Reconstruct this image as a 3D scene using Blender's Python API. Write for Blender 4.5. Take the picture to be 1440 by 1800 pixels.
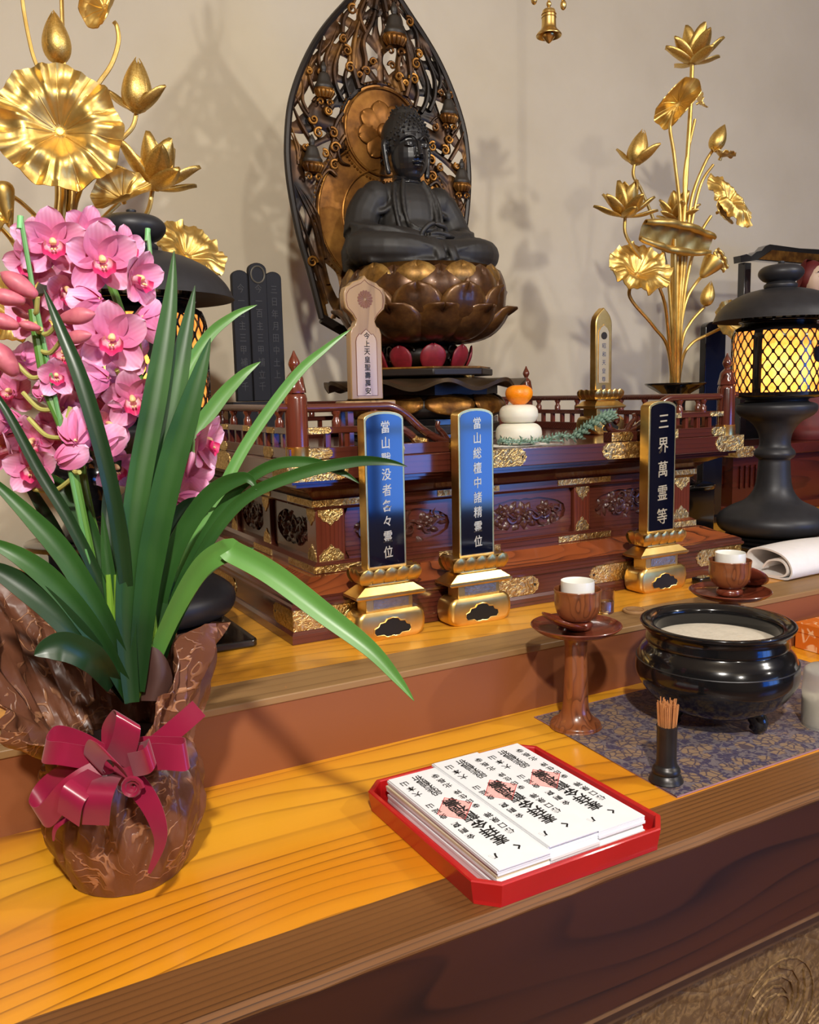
import bpy, bmesh, math, random
from mathutils import Vector, Matrix, Euler
for o in list(bpy.data.objects): bpy.data.objects.remove(o)
PI = math.pi
SC = bpy.context.scene
COL = SC.collection
def rad(a): return math.radians(a)
V = Vector
# ------------------------------------------------------------------ camera
CAM = V((0, 0, 1.5))
FPX = 1514.0
_y, _p, _r = rad(28.98), rad(7.795), rad(-1.235)
_f = V((math.sin(_y)*math.cos(_p), math.cos(_y)*math.cos(_p), -math.sin(_p)))
_rt = V((math.cos(_y), -math.sin(_y), 0)); _up = _rt.cross(_f)
RT = math.cos(_r)*_rt + math.sin(_r)*_up
UP = -math.sin(_r)*_rt + math.cos(_r)*_up
cd = bpy.data.cameras.new('camera'); cam = bpy.data.objects.new('camera', cd); COL.objects.link(cam)
cam.matrix_world = Matrix(((RT.x, UP.x, -_f.x, 0), (RT.y, UP.y, -_f.y, 0), (RT.z, UP.z, -_f.z, CAM.z), (0, 0, 0, 1)))
cd.sensor_fit = 'HORIZONTAL'; cd.sensor_width = 36; cd.lens = 36*FPX/1440; cd.clip_start = 0.02
SC.camera = cam
def ray(x, y): return _f + RT*((x-720)/FPX) - UP*((y-900)/FPX)
def at(x, y, X=None, Y=None, Z=None, D=None):
    """a point in the room, measured off the photograph on a plane of known X, Y, Z (or at a known distance)"""
    d = ray(x, y)
    if D is not None: return CAM + d*D
    if Z is not None: return CAM + d*((Z-CAM.z)/d.z)
    if Y is not None: return CAM + d*((Y-CAM.y)/d.y)
    return CAM + d*((X-CAM.x)/d.x)
# ------------------------------------------------------------------ light
SC.view_settings.view_transform = 'Standard'; SC.view_settings.look = 'None'
SC.view_settings.gamma = 1; SC.view_settings.use_curve_mapping = False
SC.view_settings.exposure = 0.32
w = bpy.data.worlds.new('world'); SC.world = w; w.use_nodes = True
w.node_tree.nodes['Background'].inputs[0].default_value = (.5, .62, .9, 1)
w.node_tree.nodes['Background'].inputs[1].default_value = .3
def area(name, loc, target, size, power, col, shape='DISK', sy=None):
    l = bpy.data.lights.new(name, 'AREA'); l.shape = shape; l.size = size; l.energy = power; l.color = col
    if sy: l.size_y = sy
    o = bpy.data.objects.new(name, l); COL.objects.link(o); o.location = loc
    o.rotation_euler = (V(target)-V(loc)).to_track_quat('-Z', 'Y').to_euler()
    return o
WARM = (1, .94, .85)
area('ceiling_lamp_light', (-.36, -.9, 3.0), (.6, 1.3, 1.1), .12, 62, WARM)
area('ceiling_lamp_light', (2.7, -.7, 3.0), (1.3, 1.5, 1.2), .12, 26, WARM)
area('ceiling_lamp_light', (.3, -2.7, 2.95), (1.0, 1.8, 1.6), .2, 26, WARM)
area('ceiling_lamp_light', (3.4, -2.6, 2.95), (1.6, 1.8, 1.6), .2, 12, WARM)
area('window_daylight', (3.3, -3.1, 1.25), (1.2, 1.5, 1.2), 2.2, 18, (.30, .55, 1), 'RECTANGLE', 1.3)
# ------------------------------------------------------------------ node helper
class NT:
    def __init__(s, name):
        s.m = bpy.data.materials.new(name); s.m.use_nodes = True
        s.t = s.m.node_tree; s.b = s.t.nodes['Principled BSDF']
    def n(s, ty, **kw):
        o = s.t.nodes.new(ty)
        for k, v in kw.items():
            if k.startswith('i_'):
                o.inputs[k[2:].replace('_', ' ')].default_value = v
            else: setattr(o, k, v)
        return o
    def l(s, a, b): s.t.links.new(a, b)
    def ramp(s, fac, stops, interp='LINEAR'):
        r = s.n('ShaderNodeValToRGB'); e = r.color_ramp; e.interpolation = interp
        while len(e.elements) > 2: e.elements.remove(e.elements[-1])
        while len(e.elements) < len(stops): e.elements.new(.5)
        for i, (p, c) in enumerate(stops):
            e.elements[i].position = p; e.elements[i].color = (*c, 1)
        s.l(fac, r.inputs[0]); return r.outputs[0]
    def coord(s, scale=(1, 1, 1), rot=(0, 0, 0), loc=(0, 0, 0), kind='Object'):
        c = s.n('ShaderNodeTexCoord'); mp = s.n('ShaderNodeMapping')
        mp.inputs['Scale'].default_value = scale; mp.inputs['Rotation'].default_value = rot; mp.inputs['Location'].default_value = loc
        s.l(c.outputs[kind], mp.inputs[0]); return mp.outputs[0]
    def noise(s, vec, sc, det=2, rough=.5, dist=0, out=0):
        o = s.n('ShaderNodeTexNoise'); o.inputs['Scale'].default_value = sc; o.inputs['Detail'].default_value = det
        o.inputs['Roughness'].default_value = rough; o.inputs['Distortion'].default_value = dist
        s.l(vec, o.inputs['Vector']); return o.outputs[out]
    def math(s, op, a, b=None, c=None):
        o = s.n('ShaderNodeMath', operation=op)
        for i, x in enumerate((a, b, c)):
            if x is None: continue
            if isinstance(x, (int, float)): o.inputs[i].default_value = x
            else: s.l(x, o.inputs[i])
        return o.outputs[0]
    def mix(s, fac, a, b, mode='MIX'):
        o = s.n('ShaderNodeMix', data_type='RGBA', blend_type=mode)
        for i, x in ((0, fac), (6, a), (7, b)):
            if isinstance(x, (int, float)): o.inputs[i].default_value = x
            elif isinstance(x, tuple): o.inputs[i].default_value = (*x[:3], 1)
            else: s.l(x, o.inputs[i])
        return o.outputs[2]
    def bump(s, h, strength=.3, dist=.002):
        o = s.n('ShaderNodeBump'); o.inputs['Strength'].default_value = strength; o.inputs['Distance'].default_value = dist
        s.l(h, o.inputs['Height']); s.l(o.outputs[0], s.b.inputs['Normal'])
    def base(s, x):
        if isinstance(x, tuple): s.b.inputs['Base Color'].default_value = (*x[:3], 1)
        else: s.l(x, s.b.inputs['Base Color'])
    def set(s, **kw):
        for k, v in kw.items():
            i = s.b.inputs[k.replace('_', ' ')]
            if isinstance(v, (int, float)): i.default_value = v
            elif isinstance(v, tuple): i.default_value = (*v, 1) if len(v) == 3 else v
            else: s.l(v, i)
        return s
def lin(r, g, b):
    return tuple((c/255/12.92 if c/255 <= .04045 else ((c/255+.055)/1.055)**2.4) for c in (r, g, b))
MATS = {}
def plain(name, c, rough=.5, metal=0, noise=.12, nscale=30, bump=0, coat=0, spec=.5, **kw):
    t = NT(name); v = t.coord()
    nz = t.noise(v, nscale, 3)
    d = tuple(max(0, x*(1-noise)) for x in c); e = tuple(min(1, x*(1+noise)) for x in c)
    t.base(t.ramp(nz, [(.3, d), (.7, e)]))
    t.set(Roughness=rough, Metallic=metal, Specular_IOR_Level=spec)
    if coat: t.set(Coat_Weight=coat, Coat_Roughness=.06)
    if bump: t.bump(t.noise(v, nscale*3, 4), bump, .002)
    for k, x in kw.items(): t.set(**{k: x})
    MATS[name] = t.m; return t.m
def wood(name, light, mid, dark, axis='X', scale=3.0, rings=9, stretch=.12, rough=.3, line=.75, coat=.3, offs=(0, 0, 0), contrast=1, K=None):
    """plain-sawn grain: growth lines that run with the board, bent into cathedrals by slow noise"""
    t = NT(name); ax = 'XYZ'.index(axis)
    sc = [1, 1, 1]; sc[ax] = stretch
    v = t.coord(scale=tuple(sc), loc=offs)
    n1 = t.noise(v, scale, 2, .45)
    val = t.math('MULTIPLY', n1, rings)
    if K:
        sp = t.n('ShaderNodeSeparateXYZ'); t.l(t.coord(), sp.inputs[0])
        o_ = [sp.outputs[k] for k in range(3) if k != ax]
        val = t.math('ADD', val, t.math('MULTIPLY', t.math('ADD', o_[0], o_[1]), K))
    saw = t.math('FRACT', val)
    fs = [60, 60, 60]; fs[ax] = 1.2
    fib = t.noise(t.coord(scale=tuple(fs)), 9, 3, .6)
    ms = [1, 1, 1]; ms[ax] = .2
    var = t.ramp(t.noise(t.coord(scale=tuple(ms), loc=offs), 14, 2), [(.3, (.15, .15, .15)), (.7, (1, 1, 1))])
    lm = t.math('MULTIPLY', t.ramp(saw, [(line*.6, (0, 0, 0)), (line, (.25, .25, .25)), (.95, (1, 1, 1)), (1, (0, 0, 0))]), var)
    bs = [2, 2, 2]; bs[ax] = .25
    big = t.noise(t.coord(scale=tuple(bs), loc=offs), 2.6, 2)
    c1 = t.mix(t.ramp(big, [(.3, (0, 0, 0)), (.7, (1, 1, 1))]), light, mid)
    c2 = t.mix(t.math('MULTIPLY', fib, .4*contrast), c1, mid)
    c3 = t.mix(lm, c2, dark)
    t.base(c3); t.set(Roughness=rough)
    if coat: t.set(Coat_Weight=coat, Coat_Roughness=.12)
    t.bump(fib, .06, .001)
    MATS[name] = t.m; return t.m
# ------------------------------------------------------------------ mesh helper
class MB:
    def __init__(s): s.v = []; s.f = []; s.uv = None
    def add(s, vs, fs, M=None):
        b = len(s.v)
        if M is not None: vs = [M @ V(p) for p in vs]
        s.v += [tuple(p) for p in vs]; s.f += [tuple(i+b for i in f) for f in fs]
        return s
    def box(s, x0, x1, y0, y1, z0, z1, M=None):
        vs = [(x, y, z) for z in (z0, z1) for y in (y0, y1) for x in (x0, x1)]
        return s.add(vs, [(0, 2, 3, 1), (4, 5, 7, 6), (0, 1, 5, 4), (2, 6, 7, 3), (0, 4, 6, 2), (1, 3, 7, 5)], M)
    def lathe(s, prof, n=32, M=None, cap=True, ripple=None):
        vs = []
        for (r, z) in prof:
            for i in range(n):
                a = 2*PI*i/n; k = 1 if ripple is None else ripple(a, z)
                vs.append((r*k*math.cos(a), r*k*math.sin(a), z))
        fs = []
        for j in range(len(prof)-1):
            for i in range(n):
                a, b = j*n+i, j*n+(i+1) % n
                fs.append((a, b, b+n, a+n))
        if cap:
            if prof[0][0] > 1e-6: fs.append(tuple(range(n-1, -1, -1)))
            if prof[-1][0] > 1e-6: fs.append(tuple((len(prof)-1)*n+i for i in range(n)))
        return s.add(vs, fs, M)
    def ngon_stack(s, rings, M=None, cap=True):
        """rings: list of equal-length loops of 3D points"""
        n = len(rings[0]); vs = [p for r in rings for p in r]; fs = []
        for j in range(len(rings)-1):
            for i in range(n):
                a, b = j*n+i, j*n+(i+1) % n
                fs.append((a, b, b+n, a+n))
        if cap: fs.append(tuple(range(n-1, -1, -1))); fs.append(tuple((len(rings)-1)*n+i for i in range(n)))
        return s.add(vs, fs, M)
    def tube(s, pts, r, n=8, M=None, closed=False, flat=1.0, cap=True):
        pts = [V(p) for p in pts]; m = len(pts)
        rs = r if isinstance(r, (list, tuple)) else [r]*m
        tang = []
        for i in range(m):
            if closed: t = pts[(i+1) % m]-pts[i-1]
            else: t = pts[min(i+1, m-1)]-pts[max(i-1, 0)]
            tang.append(t.normalized() if t.length > 1e-9 else V((0, 0, 1)))
        nrm = tang[0].orthogonal().normalized(); vs = []
        if abs(tang[0].y) < .9: nrm = (V((0, 1, 0))-tang[0]*tang[0].y).normalized()
        for i in range(m):
            nrm = (nrm-tang[i]*nrm.dot(tang[i])).normalized(); bi = tang[i].cross(nrm)
            for k in range(n):
                a = 2*PI*k/n; vs.append(pts[i]+rs[i]*(nrm*math.cos(a)*flat+bi*math.sin(a)))
        fs = []
        for j in range(m if closed else m-1):
            j2 = (j+1) % m
            for i in range(n):
                fs.append((j*n+i, j*n+(i+1) % n, j2*n+(i+1) % n, j2*n+i))
        if cap and not closed: fs.append(tuple(range(n-1, -1, -1))); fs.append(tuple((m-1)*n+i for i in range(n)))
        return s.add(vs, fs, M)
    def prism(s, out, z0, z1, M=None):
        return s.ngon_stack([[(x, y, z0) for x, y in out], [(x, y, z1) for x, y in out]], M)
    def grid(s, nu, nv, fn, M=None, closeu=False):
        vs = [fn(i/(nu if closeu else nu-1), j/(nv-1)) for j in range(nv) for i in range(nu)]; fs = []
        for j in range(nv-1):
            for i in range(nu if closeu else nu-1):
                i2 = (i+1) % nu
                fs.append((j*nu+i, j*nu+i2, (j+1)*nu+i2, (j+1)*nu+i))
        return s.add(vs, fs, M)
    def ell(s, c, r, nu=16, nv=10, M=None):
        prof = [(max(1e-5, math.sin(PI*j/nv)), -math.cos(PI*j/nv)) for j in range(nv+1)]
        Q = Matrix.Translation(c) @ Matrix.Diagonal((*r, 1))
        return s.lathe(prof, nu, (M @ Q) if M is not None else Q, cap=False)
def mesh(mb, name, mat, ang=38, smooth=True):
    me = bpy.data.meshes.new(name); me.from_pydata(mb.v, [], mb.f); me.update()
    bm = bmesh.new(); bm.from_mesh(me); bmesh.ops.recalc_face_normals(bm, faces=bm.faces); bm.to_mesh(me); bm.free()
    if mat is not None: me.materials.append(mat)
    if smooth:
        me.shade_smooth(); me.set_sharp_from_angle(angle=rad(ang))
    return me
def put(name, me, parent=None, loc=(0, 0, 0), rot=None, scale=None, M=None):
    o = bpy.data.objects.new(name, me); COL.objects.link(o)
    if parent is not None: o.parent = parent
    if M is not None: o.matrix_local = M
    else:
        o.location = loc
        if rot is not None: o.rotation_euler = rot
        if scale is not None: o.scale = scale
    return o
def part(name, mb, mat, parent, bevel=0, solid=0, sub=0, world=False, ang=38, label=None, off=0, segs=2):
    if world:
        q = V((0, 0, 0)); p = parent
        while p is not None: q += p.location; p = p.parent
        mb.v = [(a-q.x, b-q.y, c-q.z) for a, b, c in mb.v]
    o = put(name, mesh(mb, name, mat, ang), parent)
    if solid:
        k = o.modifiers.new('solid', 'SOLIDIFY'); k.thickness = solid; k.offset = off
        k = o.modifiers.new('split', 'EDGE_SPLIT'); k.split_angle = rad(55)
    if bevel:
        k = o.modifiers.new('bevel', 'BEVEL'); k.width = bevel; k.segments = segs; k.limit_method = 'ANGLE'; k.angle_limit = rad(40)
    if sub:
        k = o.modifiers.new('sub', 'SUBSURF'); k.levels = sub; k.render_levels = sub
    if label: o['label'] = label
    return o
def thing(name, label, cat, loc=(0, 0, 0), rz=0, group=None):
    o = bpy.data.objects.new(name, None); COL.objects.link(o); o.location = loc; o.rotation_euler = (0, 0, rz)
    o.empty_display_size = .02
    o['label'] = label; o['category'] = cat
    if group: o['group'] = group
    return o
def tag(o, label, cat, group=None):
    o['label'] = label; o['category'] = cat
    if group: o['group'] = group
    return o
def struct(name, mb, mat, bevel=0, **kw):
    o = part(name, mb, mat, None, bevel=bevel, **kw); o['kind'] = 'structure'; return o
def copy_tree(o, parent=None):
    c = o.copy(); COL.objects.link(c); c.parent = parent
    for ch in o.children: copy_tree(ch, c)
    return c
def catmull(pts, n=6, closed=False):
    pts = [V(p) for p in pts]; m = len(pts); out = []
    for i in range(m if closed else m-1):
        if closed: p0, p1, p2, p3 = pts[i-1], pts[i], pts[(i+1) % m], pts[(i+2) % m]
        else: p0, p1, p2, p3 = pts[max(i-1, 0)], pts[i], pts[i+1], pts[min(i+2, m-1)]
        for k in range(n):
            t = k/n
            out.append(.5*((2*p1)+(p2-p0)*t+(2*p0-5*p1+4*p2-p3)*t*t+(3*p1-p0-3*p2+p3)*t**3))
    if not closed: out.append(pts[-1])
    return out
def smooth_prof(pr, n=4): return [(max(0.0, p.x), p.y) for p in catmull([V((a, b, 0)) for a, b in pr], n)]
def text_mesh(s, size, line=1.0, extrude=.0004, offset=0.0, sx=1.0):
    cu = bpy.data.curves.new('t', 'FONT'); cu.body = s; cu.size = size; cu.align_x = 'CENTER'; cu.align_y = 'TOP'
    cu.space_line = line; cu.extrude = extrude; cu.offset = offset; cu.resolution_u = 3
    ob = bpy.data.objects.new('t', cu); COL.objects.link(ob)
    dg = bpy.context.evaluated_depsgraph_get(); dg.update()
    me = bpy.data.meshes.new_from_object(ob.evaluated_get(dg))
    mb = MB(); mb.v = [(v.co.x*sx, v.co.y, v.co.z) for v in me.vertices]; mb.f = [tuple(p.vertices) for p in me.polygons]
    bpy.data.objects.remove(ob); bpy.data.curves.remove(cu); bpy.data.meshes.remove(me)
    return mb
def xf(mb, M): mb.v = [tuple(M @ V(p)) for p in mb.v]; return mb
FRONT = Matrix(((1, 0, 0, 0), (0, 0, -1, 0), (0, 1, 0, 0), (0, 0, 0, 1)))   # local x,y,z -> x, z up, facing -Y
def column(mb_chars, size, pitch, mat, parent, M, sx=1.0, name='inscription', offset=0, extrude=.0004, shear=.0):
    """one character under the other, flat print or shallow relief on a face"""
    tot = MB()
    for i, ch in enumerate(mb_chars):
        if ch == ' ': continue
        t = text_mesh(ch, size, 1, extrude, offset, sx)
        ys = [p[1] for p in t.v]
        if not ys: continue
        x0 = (min(p[0] for p in t.v)+max(p[0] for p in t.v))/2 if ch not in '々' else 0
        c = -i*pitch - pitch/2
        my = (min(ys)+max(ys))/2
        t.v = [(p[0]-x0, p[1]-my+c+shear*(p[0]-x0), p[2]) for p in t.v]
        tot.add(t.v, t.f)
    xf(tot, M)
    return part(name, tot, mat, parent, ang=30)
# ------------------------------------------------------------------ materials
TABLE = wood('honey_wood', lin(240, 176, 44), lin(212, 130, 20), lin(122, 66, 14), 'X', 2.1, 20, .34, .28, .82, .25, (0.3, .2, 0), .5, 22)
STEPW = wood('honey_wood_step', lin(234, 172, 56), lin(214, 142, 34), lin(142, 86, 26), 'X', 2.1, 16, .3, .3, .82, .2, (2.3, .7, 0), .5, 24)
RIM = wood('worn_dark_rim_wood', lin(132, 88, 46), lin(104, 66, 32), lin(50, 28, 15), 'X', 5, 6, .08, .45, .7, 0, (0, 0, 0), 1.2, 120)
APRON = wood('dark_stained_apron_wood', lin(74, 38, 19), lin(55, 26, 13), lin(24, 10, 6), 'X', 3, 14, .25, .42, .75, .1, (1, 3, 0), 1, 34)
RISER = wood('reddish_riser_wood', lin(142, 84, 46), lin(128, 70, 38), lin(104, 54, 30), 'X', 3, 5, .1, .55, .85, 0, (0, 1, 0), .5)
STRIP = wood('worn_tan_strip_wood', lin(152, 118, 76), lin(140, 106, 66), lin(112, 82, 50), 'X', 5, 3, .05, .5, .8, 0, (0, 1, 2), .5, 30)
ROSE = wood('rosewood', lin(100, 50, 36), lin(76, 35, 27), lin(38, 16, 13), 'X', 6, 5, .16, .2, .7, .6, (0, 0, 0), 1.0, 110)
ROSEC = wood('rosewood_cathedral', lin(166, 92, 48), lin(138, 66, 34), lin(48, 20, 14), 'X', 8, 16, .3, .2, .7, .6, (.3, .5, .2), .8, 30)
ROSEZ = wood('rosewood_upright', lin(116, 56, 38), lin(90, 40, 28), lin(42, 17, 13), 'Z', 8, 5, .14, .2, .7, .6, (0, 0, 0), 1.0, 120)
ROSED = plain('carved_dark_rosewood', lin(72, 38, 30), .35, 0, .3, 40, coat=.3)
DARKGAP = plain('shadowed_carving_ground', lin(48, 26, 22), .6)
GOLD = NT('polished_gold'); _v = GOLD.coord()
GOLD.base(GOLD.ramp(GOLD.noise(_v, 22, 3), [(.3, lin(218, 178, 98)), (.7, lin(240, 208, 134))]))
GOLD.set(Metallic=1.0, Roughness=.33); GOLD.bump(GOLD.noise(_v, 90, 2), .08, .001); GOLD = GOLD.m
LEAFG = NT('gold_leaf_metal'); _v = LEAFG.coord()
LEAFG.base(LEAFG.ramp(LEAFG.noise(_v, 30, 4), [(.3, lin(208, 170, 88)), (.7, lin(238, 206, 126))]))
LEAFG.set(Metallic=.92, Roughness=.42); LEAFG.bump(LEAFG.noise(_v, 55, 3), .18, .003); LEAFG = LEAFG.m
EMB = NT('embossed_brass'); _v = EMB.coord()
_n = EMB.noise(_v, 75, 2, .5, 3.0)
EMB.base(EMB.ramp(_n, [(.35, lin(184, 148, 84)), (.5, lin(216, 186, 120)), (.65, lin(232, 206, 146))]))
EMB.set(Metallic=1.0, Roughness=.36); EMB.bump(_n, .6, .005); EMB = EMB.m
OLDG = NT('worn_old_gilding'); _v = OLDG.coord()
OLDG.base(OLDG.ramp(OLDG.noise(_v, 14, 5, .65), [(.28, lin(44, 26, 14)), (.45, lin(112, 72, 28)), (.62, lin(168, 118, 50))]))
OLDG.set(Metallic=.75, Roughness=.42); OLDG.bump(OLDG.noise(_v, 60, 3), .2, .003); OLDG = OLDG.m
HALOG = NT('halo_old_gold'); _v = HALOG.coord()
HALOG.base(HALOG.ramp(HALOG.noise(_v, 9, 5, .65), [(.3, lin(60, 36, 16)), (.48, lin(132, 86, 36)), (.7, lin(176, 124, 56))]))
HALOG.set(Metallic=.7, Roughness=.45); HALOG = HALOG.m
FILI = NT('filigree_gold_and_soot'); _v = FILI.coord()
_z = FILI.noise(_v, 5, 4, .7)
FILI.base(FILI.ramp(_z, [(.42, lin(22, 15, 10)), (.54, lin(70, 44, 20)), (.70, lin(150, 106, 48))]))
FILI.set(Metallic=.6, Roughness=.4); FILI = FILI.m
SOOT = plain('sooty_dark_rim', lin(28, 20, 15), .45, .2, .3, 20)
PETALO = NT('lotus_seat_worn_gilt'); _v = PETALO.coord()
PETALO.base(PETALO.ramp(PETALO.noise(_v, 7, 5, .7), [(.34, lin(46, 27, 16)), (.48, lin(88, 56, 28)), (.6, lin(120, 84, 40)), (.72, lin(186, 150, 84))]))
PETALO.set(Metallic=.35, Roughness=.36, Coat_Weight=.2); PETALO = PETALO.m
PETALG = NT('lotus_seat_bright_gilt'); _v = PETALG.coord()
PETALG.base(PETALG.ramp(PETALG.noise(_v, 9, 5, .7), [(.36, lin(70, 44, 22)), (.5, lin(150, 112, 54)), (.66, lin(206, 172, 100))]))
PETALG.set(Metallic=.6, Roughness=.4); PETALG = PETALG.m
BRONZE = plain('black_statue_lacquer', lin(36, 34, 32), .55, 0, .2, 25)
BRFACE = plain('black_face_lacquer', lin(30, 30, 32), .32, 0, .1, 25, coat=.1)
LAC = plain('black_lacquer', lin(20, 19, 20), .13, 0, .05, 20, coat=.6)
MATTE = plain('matt_black_iron', lin(50, 50, 53), .46, .3, .1, 60)
CENS = plain('black_bronze_glaze', lin(26, 26, 28), .16, .35, .15, 8, coat=.5)
BOARD = plain('dark_slate_lacquer', lin(24, 24, 28), .6, 0, .15, 20, spec=.25)
NAVY = plain('navy_lacquer', lin(8, 11, 28), .07, 0, .05, 6, coat=1.0)
WALLM = NT('beige_plaster'); _v = WALLM.coord()
WALLM.base(WALLM.ramp(WALLM.noise(_v, 1.6, 5, .6), [(.3, lin(200, 189, 166)), (.7, lin(213, 203, 181))]))
WALLM.set(Roughness=.9); WALLM.bump(WALLM.noise(_v, 40, 4), .12, .004); WALLM = WALLM.m
# ------------------------------------------------------------------ room
WY = 2.62
struct('floor', MB().box(-3.2, 6, -3.2, WY+.1, -.1, 0), wood('floor_boards', lin(150, 100, 55), lin(128, 82, 42), lin(80, 48, 25), 'X', 3, 6))
struct('ceiling', MB().box(-3.2, 6, -3.2, WY+.1, 3.3, 3.4), plain('ceiling_paper', lin(205, 190, 165), .9))
struct('wall_back', MB().box(-3.2, 6, WY, WY+.1, 0, 3.3), WALLM)
DKW = wood('dark_low_bounce_wood', lin(82, 54, 36), lin(66, 42, 28), lin(40, 24, 16), 'Z', 3, 6)  # side walls out of view, made dark to cut bounced light and add contrast
struct('wall_left', MB().box(-3.3, -3.2, -3.2, WY+.1, 0, 3.3), DKW)
struct('wall_right', MB().box(6, 6.1, -3.2, WY+.1, 0, 3.3), DKW)
mb = MB().box(-3.2, 2.2, -3.3, -3.2, 0, 3.3).box(4.5, 6, -3.3, -3.2, 0, 3.3).box(2.2, 4.5, -3.3, -3.2, 1.95, 3.3).box(2.2, 4.5, -3.3, -3.2, 0, .55)
struct('wall_front', mb, WALLM)
PANE = NT('dusk_sky_through_glass'); PANE.base(lin(30, 60, 110))
PANE.set(Emission_Color=lin(30, 118, 250), Emission_Strength=4.2, Roughness=.3); PANE = PANE.m
mb = MB()
win = struct('window_1', MB().box(2.2, 4.5, -3.29, -3.27, .55, 1.95), PANE)
FR = plain('window_frame_wood', lin(90, 58, 34), .5)
for x in (2.2, 2.95, 3.7, 4.44): part('window_frame', MB().box(x, x+.06, -3.27, -3.2, .55, 1.95), FR, win)
for z in (.55, 1.2, 1.89): part('window_frame', MB().box(2.2, 4.5, -3.265, -3.205, z, z+.05), FR, win)
# ------------------------------------------------------------------ stepped offering table
TZ = .95; SZ = 1.0648; YF = .698; YB = .789; YR = 1.163; YS = 1.257
TX0, TX1 = -1.0, 3.6
tb = thing('offering_table', 'long stepped wooden altar table with honey top and dark front beam', 'table', (1.1, .7, 0))
part('table_top', MB().box(TX0, TX1, YB, YR+.02, TZ-.05, TZ), TABLE, tb, world=True)
mb = MB()
random.seed(4)
rings = []
N = 90
for i in range(N+1):
    x = TX0+(TX1-TX0)*i/N
    j = random.uniform(-.0022, .0022)
    rings.append([(x, YB, TZ-.05), (x, YB, TZ+.0006), (x, YF+.012+j, TZ+.0006), (x, YF+.002+j*.6, TZ-.006+j*.5), (x, YF+.002, TZ-.05)])
part('table_rim', MB().ngon_stack(rings), RIM, tb, world=True, ang=25)
part('front_beam', MB().box(TX0, TX1, YF, YF+.06, TZ-.171, TZ-.008), APRON, tb, world=True)
part('lower_moulding', MB().box(TX0, TX1, YF+.004, YF+.05, TZ-.182, TZ-.171), plain('moulding_tan_wood', lin(120, 88, 58), .5), tb, world=True)
part('lower_rail', MB().box(TX0, TX1, YF+.03, YF+.08, TZ-.222, TZ-.182), plain('rail_brown_wood', lin(92, 66, 42), .5), tb, world=True)
BRC = NT('old_gold_brocade_panel'); _v = BRC.coord()
_w = BRC.n('ShaderNodeTexVoronoi', feature='DISTANCE_TO_EDGE'); _w.inputs['Scale'].default_value = 16; BRC.l(_v, _w.inputs['Vector'])
_m = BRC.noise(_v, 60, 3, .6, 1.5)
BRC.base(BRC.mix(BRC.ramp(_m, [(.45, (0, 0, 0)), (.6, (1, 1, 1))]), lin(112, 86, 54), lin(146, 116, 74)))
BRC.set(Roughness=.55, Metallic=.3); BRC.bump(BRC.math('ADD', _m, BRC.math('SINE', BRC.math('MULTIPLY', _w.outputs[0], 16))), .35, .003); BRC = BRC.m
for k, x in enumerate((-.84, -.14, .56, 1.26, 1.96, 2.66)):
    pn = part('lower_panel', MB().box(x+.02, x+.62, YF+.05, YF+.06, .1, TZ-.222), BRC, tb, world=True)
    mb = MB()
    for cx, cz, R in ((.45, .6, .07), (.27, .54, .06), (.56, .52, .05), (.36, .42, .07)):
        for q in range(7):
            a = q*2*PI/7; mb.tube([(x+cx+R*(.4+.12*u)*math.cos(a+u*.5), YF+.049, cz+R*(.4+.12*u)*math.sin(a+u*.5)) for u in range(6)], .0022, 5)
        mb.tube([(x+cx+R*.34*math.cos(u*PI/8), YF+.049, cz+R*.34*math.sin(u*PI/8)) for u in range(16)], .0024, 5, closed=True)
        mb.tube([(x+cx+R*1.12*math.cos(u*PI/12), YF+.049, cz+R*1.12*math.sin(u*PI/12)) for u in range(24)], .0016, 5, closed=True)
    part('raised_roundels', mb, BRC, pn, world=True)
    part('panel_post', MB().box(x-.05, x+.02, YF+.03, YF+.075, .0, TZ-.222), RIM, tb, world=True)
part('step_riser', MB().box(TX0, TX1, YR, YR+.05, TZ-.05, SZ-.012), RISER, tb, world=True)
part('step_edge_strip', MB().box(TX0, TX1, YR-.002, YS, SZ-.012, SZ), STRIP, tb, world=True, bevel=.002)
part('step_board', MB().box(TX0, TX1, YS, 2.45, SZ-.04, SZ), STEPW, tb, world=True)
part('rear_support', MB().box(TX0, TX1, YR+.05, 2.4, 0, SZ-.04), APRON, tb, world=True)
# ------------------------------------------------------------------ altar
AX0, AX1, AY0, AY1 = .529, 1.686, 1.390, 2.25
AC = (AX0+AX1)/2
al = thing('altar_dais', 'carved rosewood altar dais with brass fittings and balustrade under the statue', 'altar', (AC, 1.8, SZ))
def lay(d, z0, z1): return MB().box(AX0+d, AX1-d, AY0+d, AY1-d, z0, z1)
def frus(prof):
    return MB().ngon_stack([[(AX0+d, AY0+d, z), (AX1-d, AY0+d, z), (AX1-d, AY1-d, z), (AX0+d, AY1-d, z)] for d, z in prof])
part('base_moulding', frus([(0, SZ+.0006), (0, 1.081), (.004, 1.087)]), ROSE, al, world=True, ang=20)
part('plinth', lay(.006, 1.087, 1.126), ROSE, al, world=True)
part('plinth_cap', frus([(.004, 1.126), (.001, 1.128), (.001, 1.133), (.005, 1.136), (.005, 1.141), (.012, 1.145)]), ROSE, al, world=True, ang=20)
part('sloping_shoulder', frus([(.012, 1.145), (.03, 1.1515), (.05, 1.160), (.066, 1.1685)]), ROSEC, al, world=True, ang=20)
part('lower_ledge', frus([(.0795, 1.1685), (.0795, 1.184), (.088, 1.190)]), ROSE, al, world=True, ang=20)
part('waist', lay(.105, 1.188, 1.297), ROSE, al, world=True)
part('upper_ledge', frus([(.088, 1.288), (.082, 1.294), (.082, 1.308)]), ROSE, al, world=True, ang=20)
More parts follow.
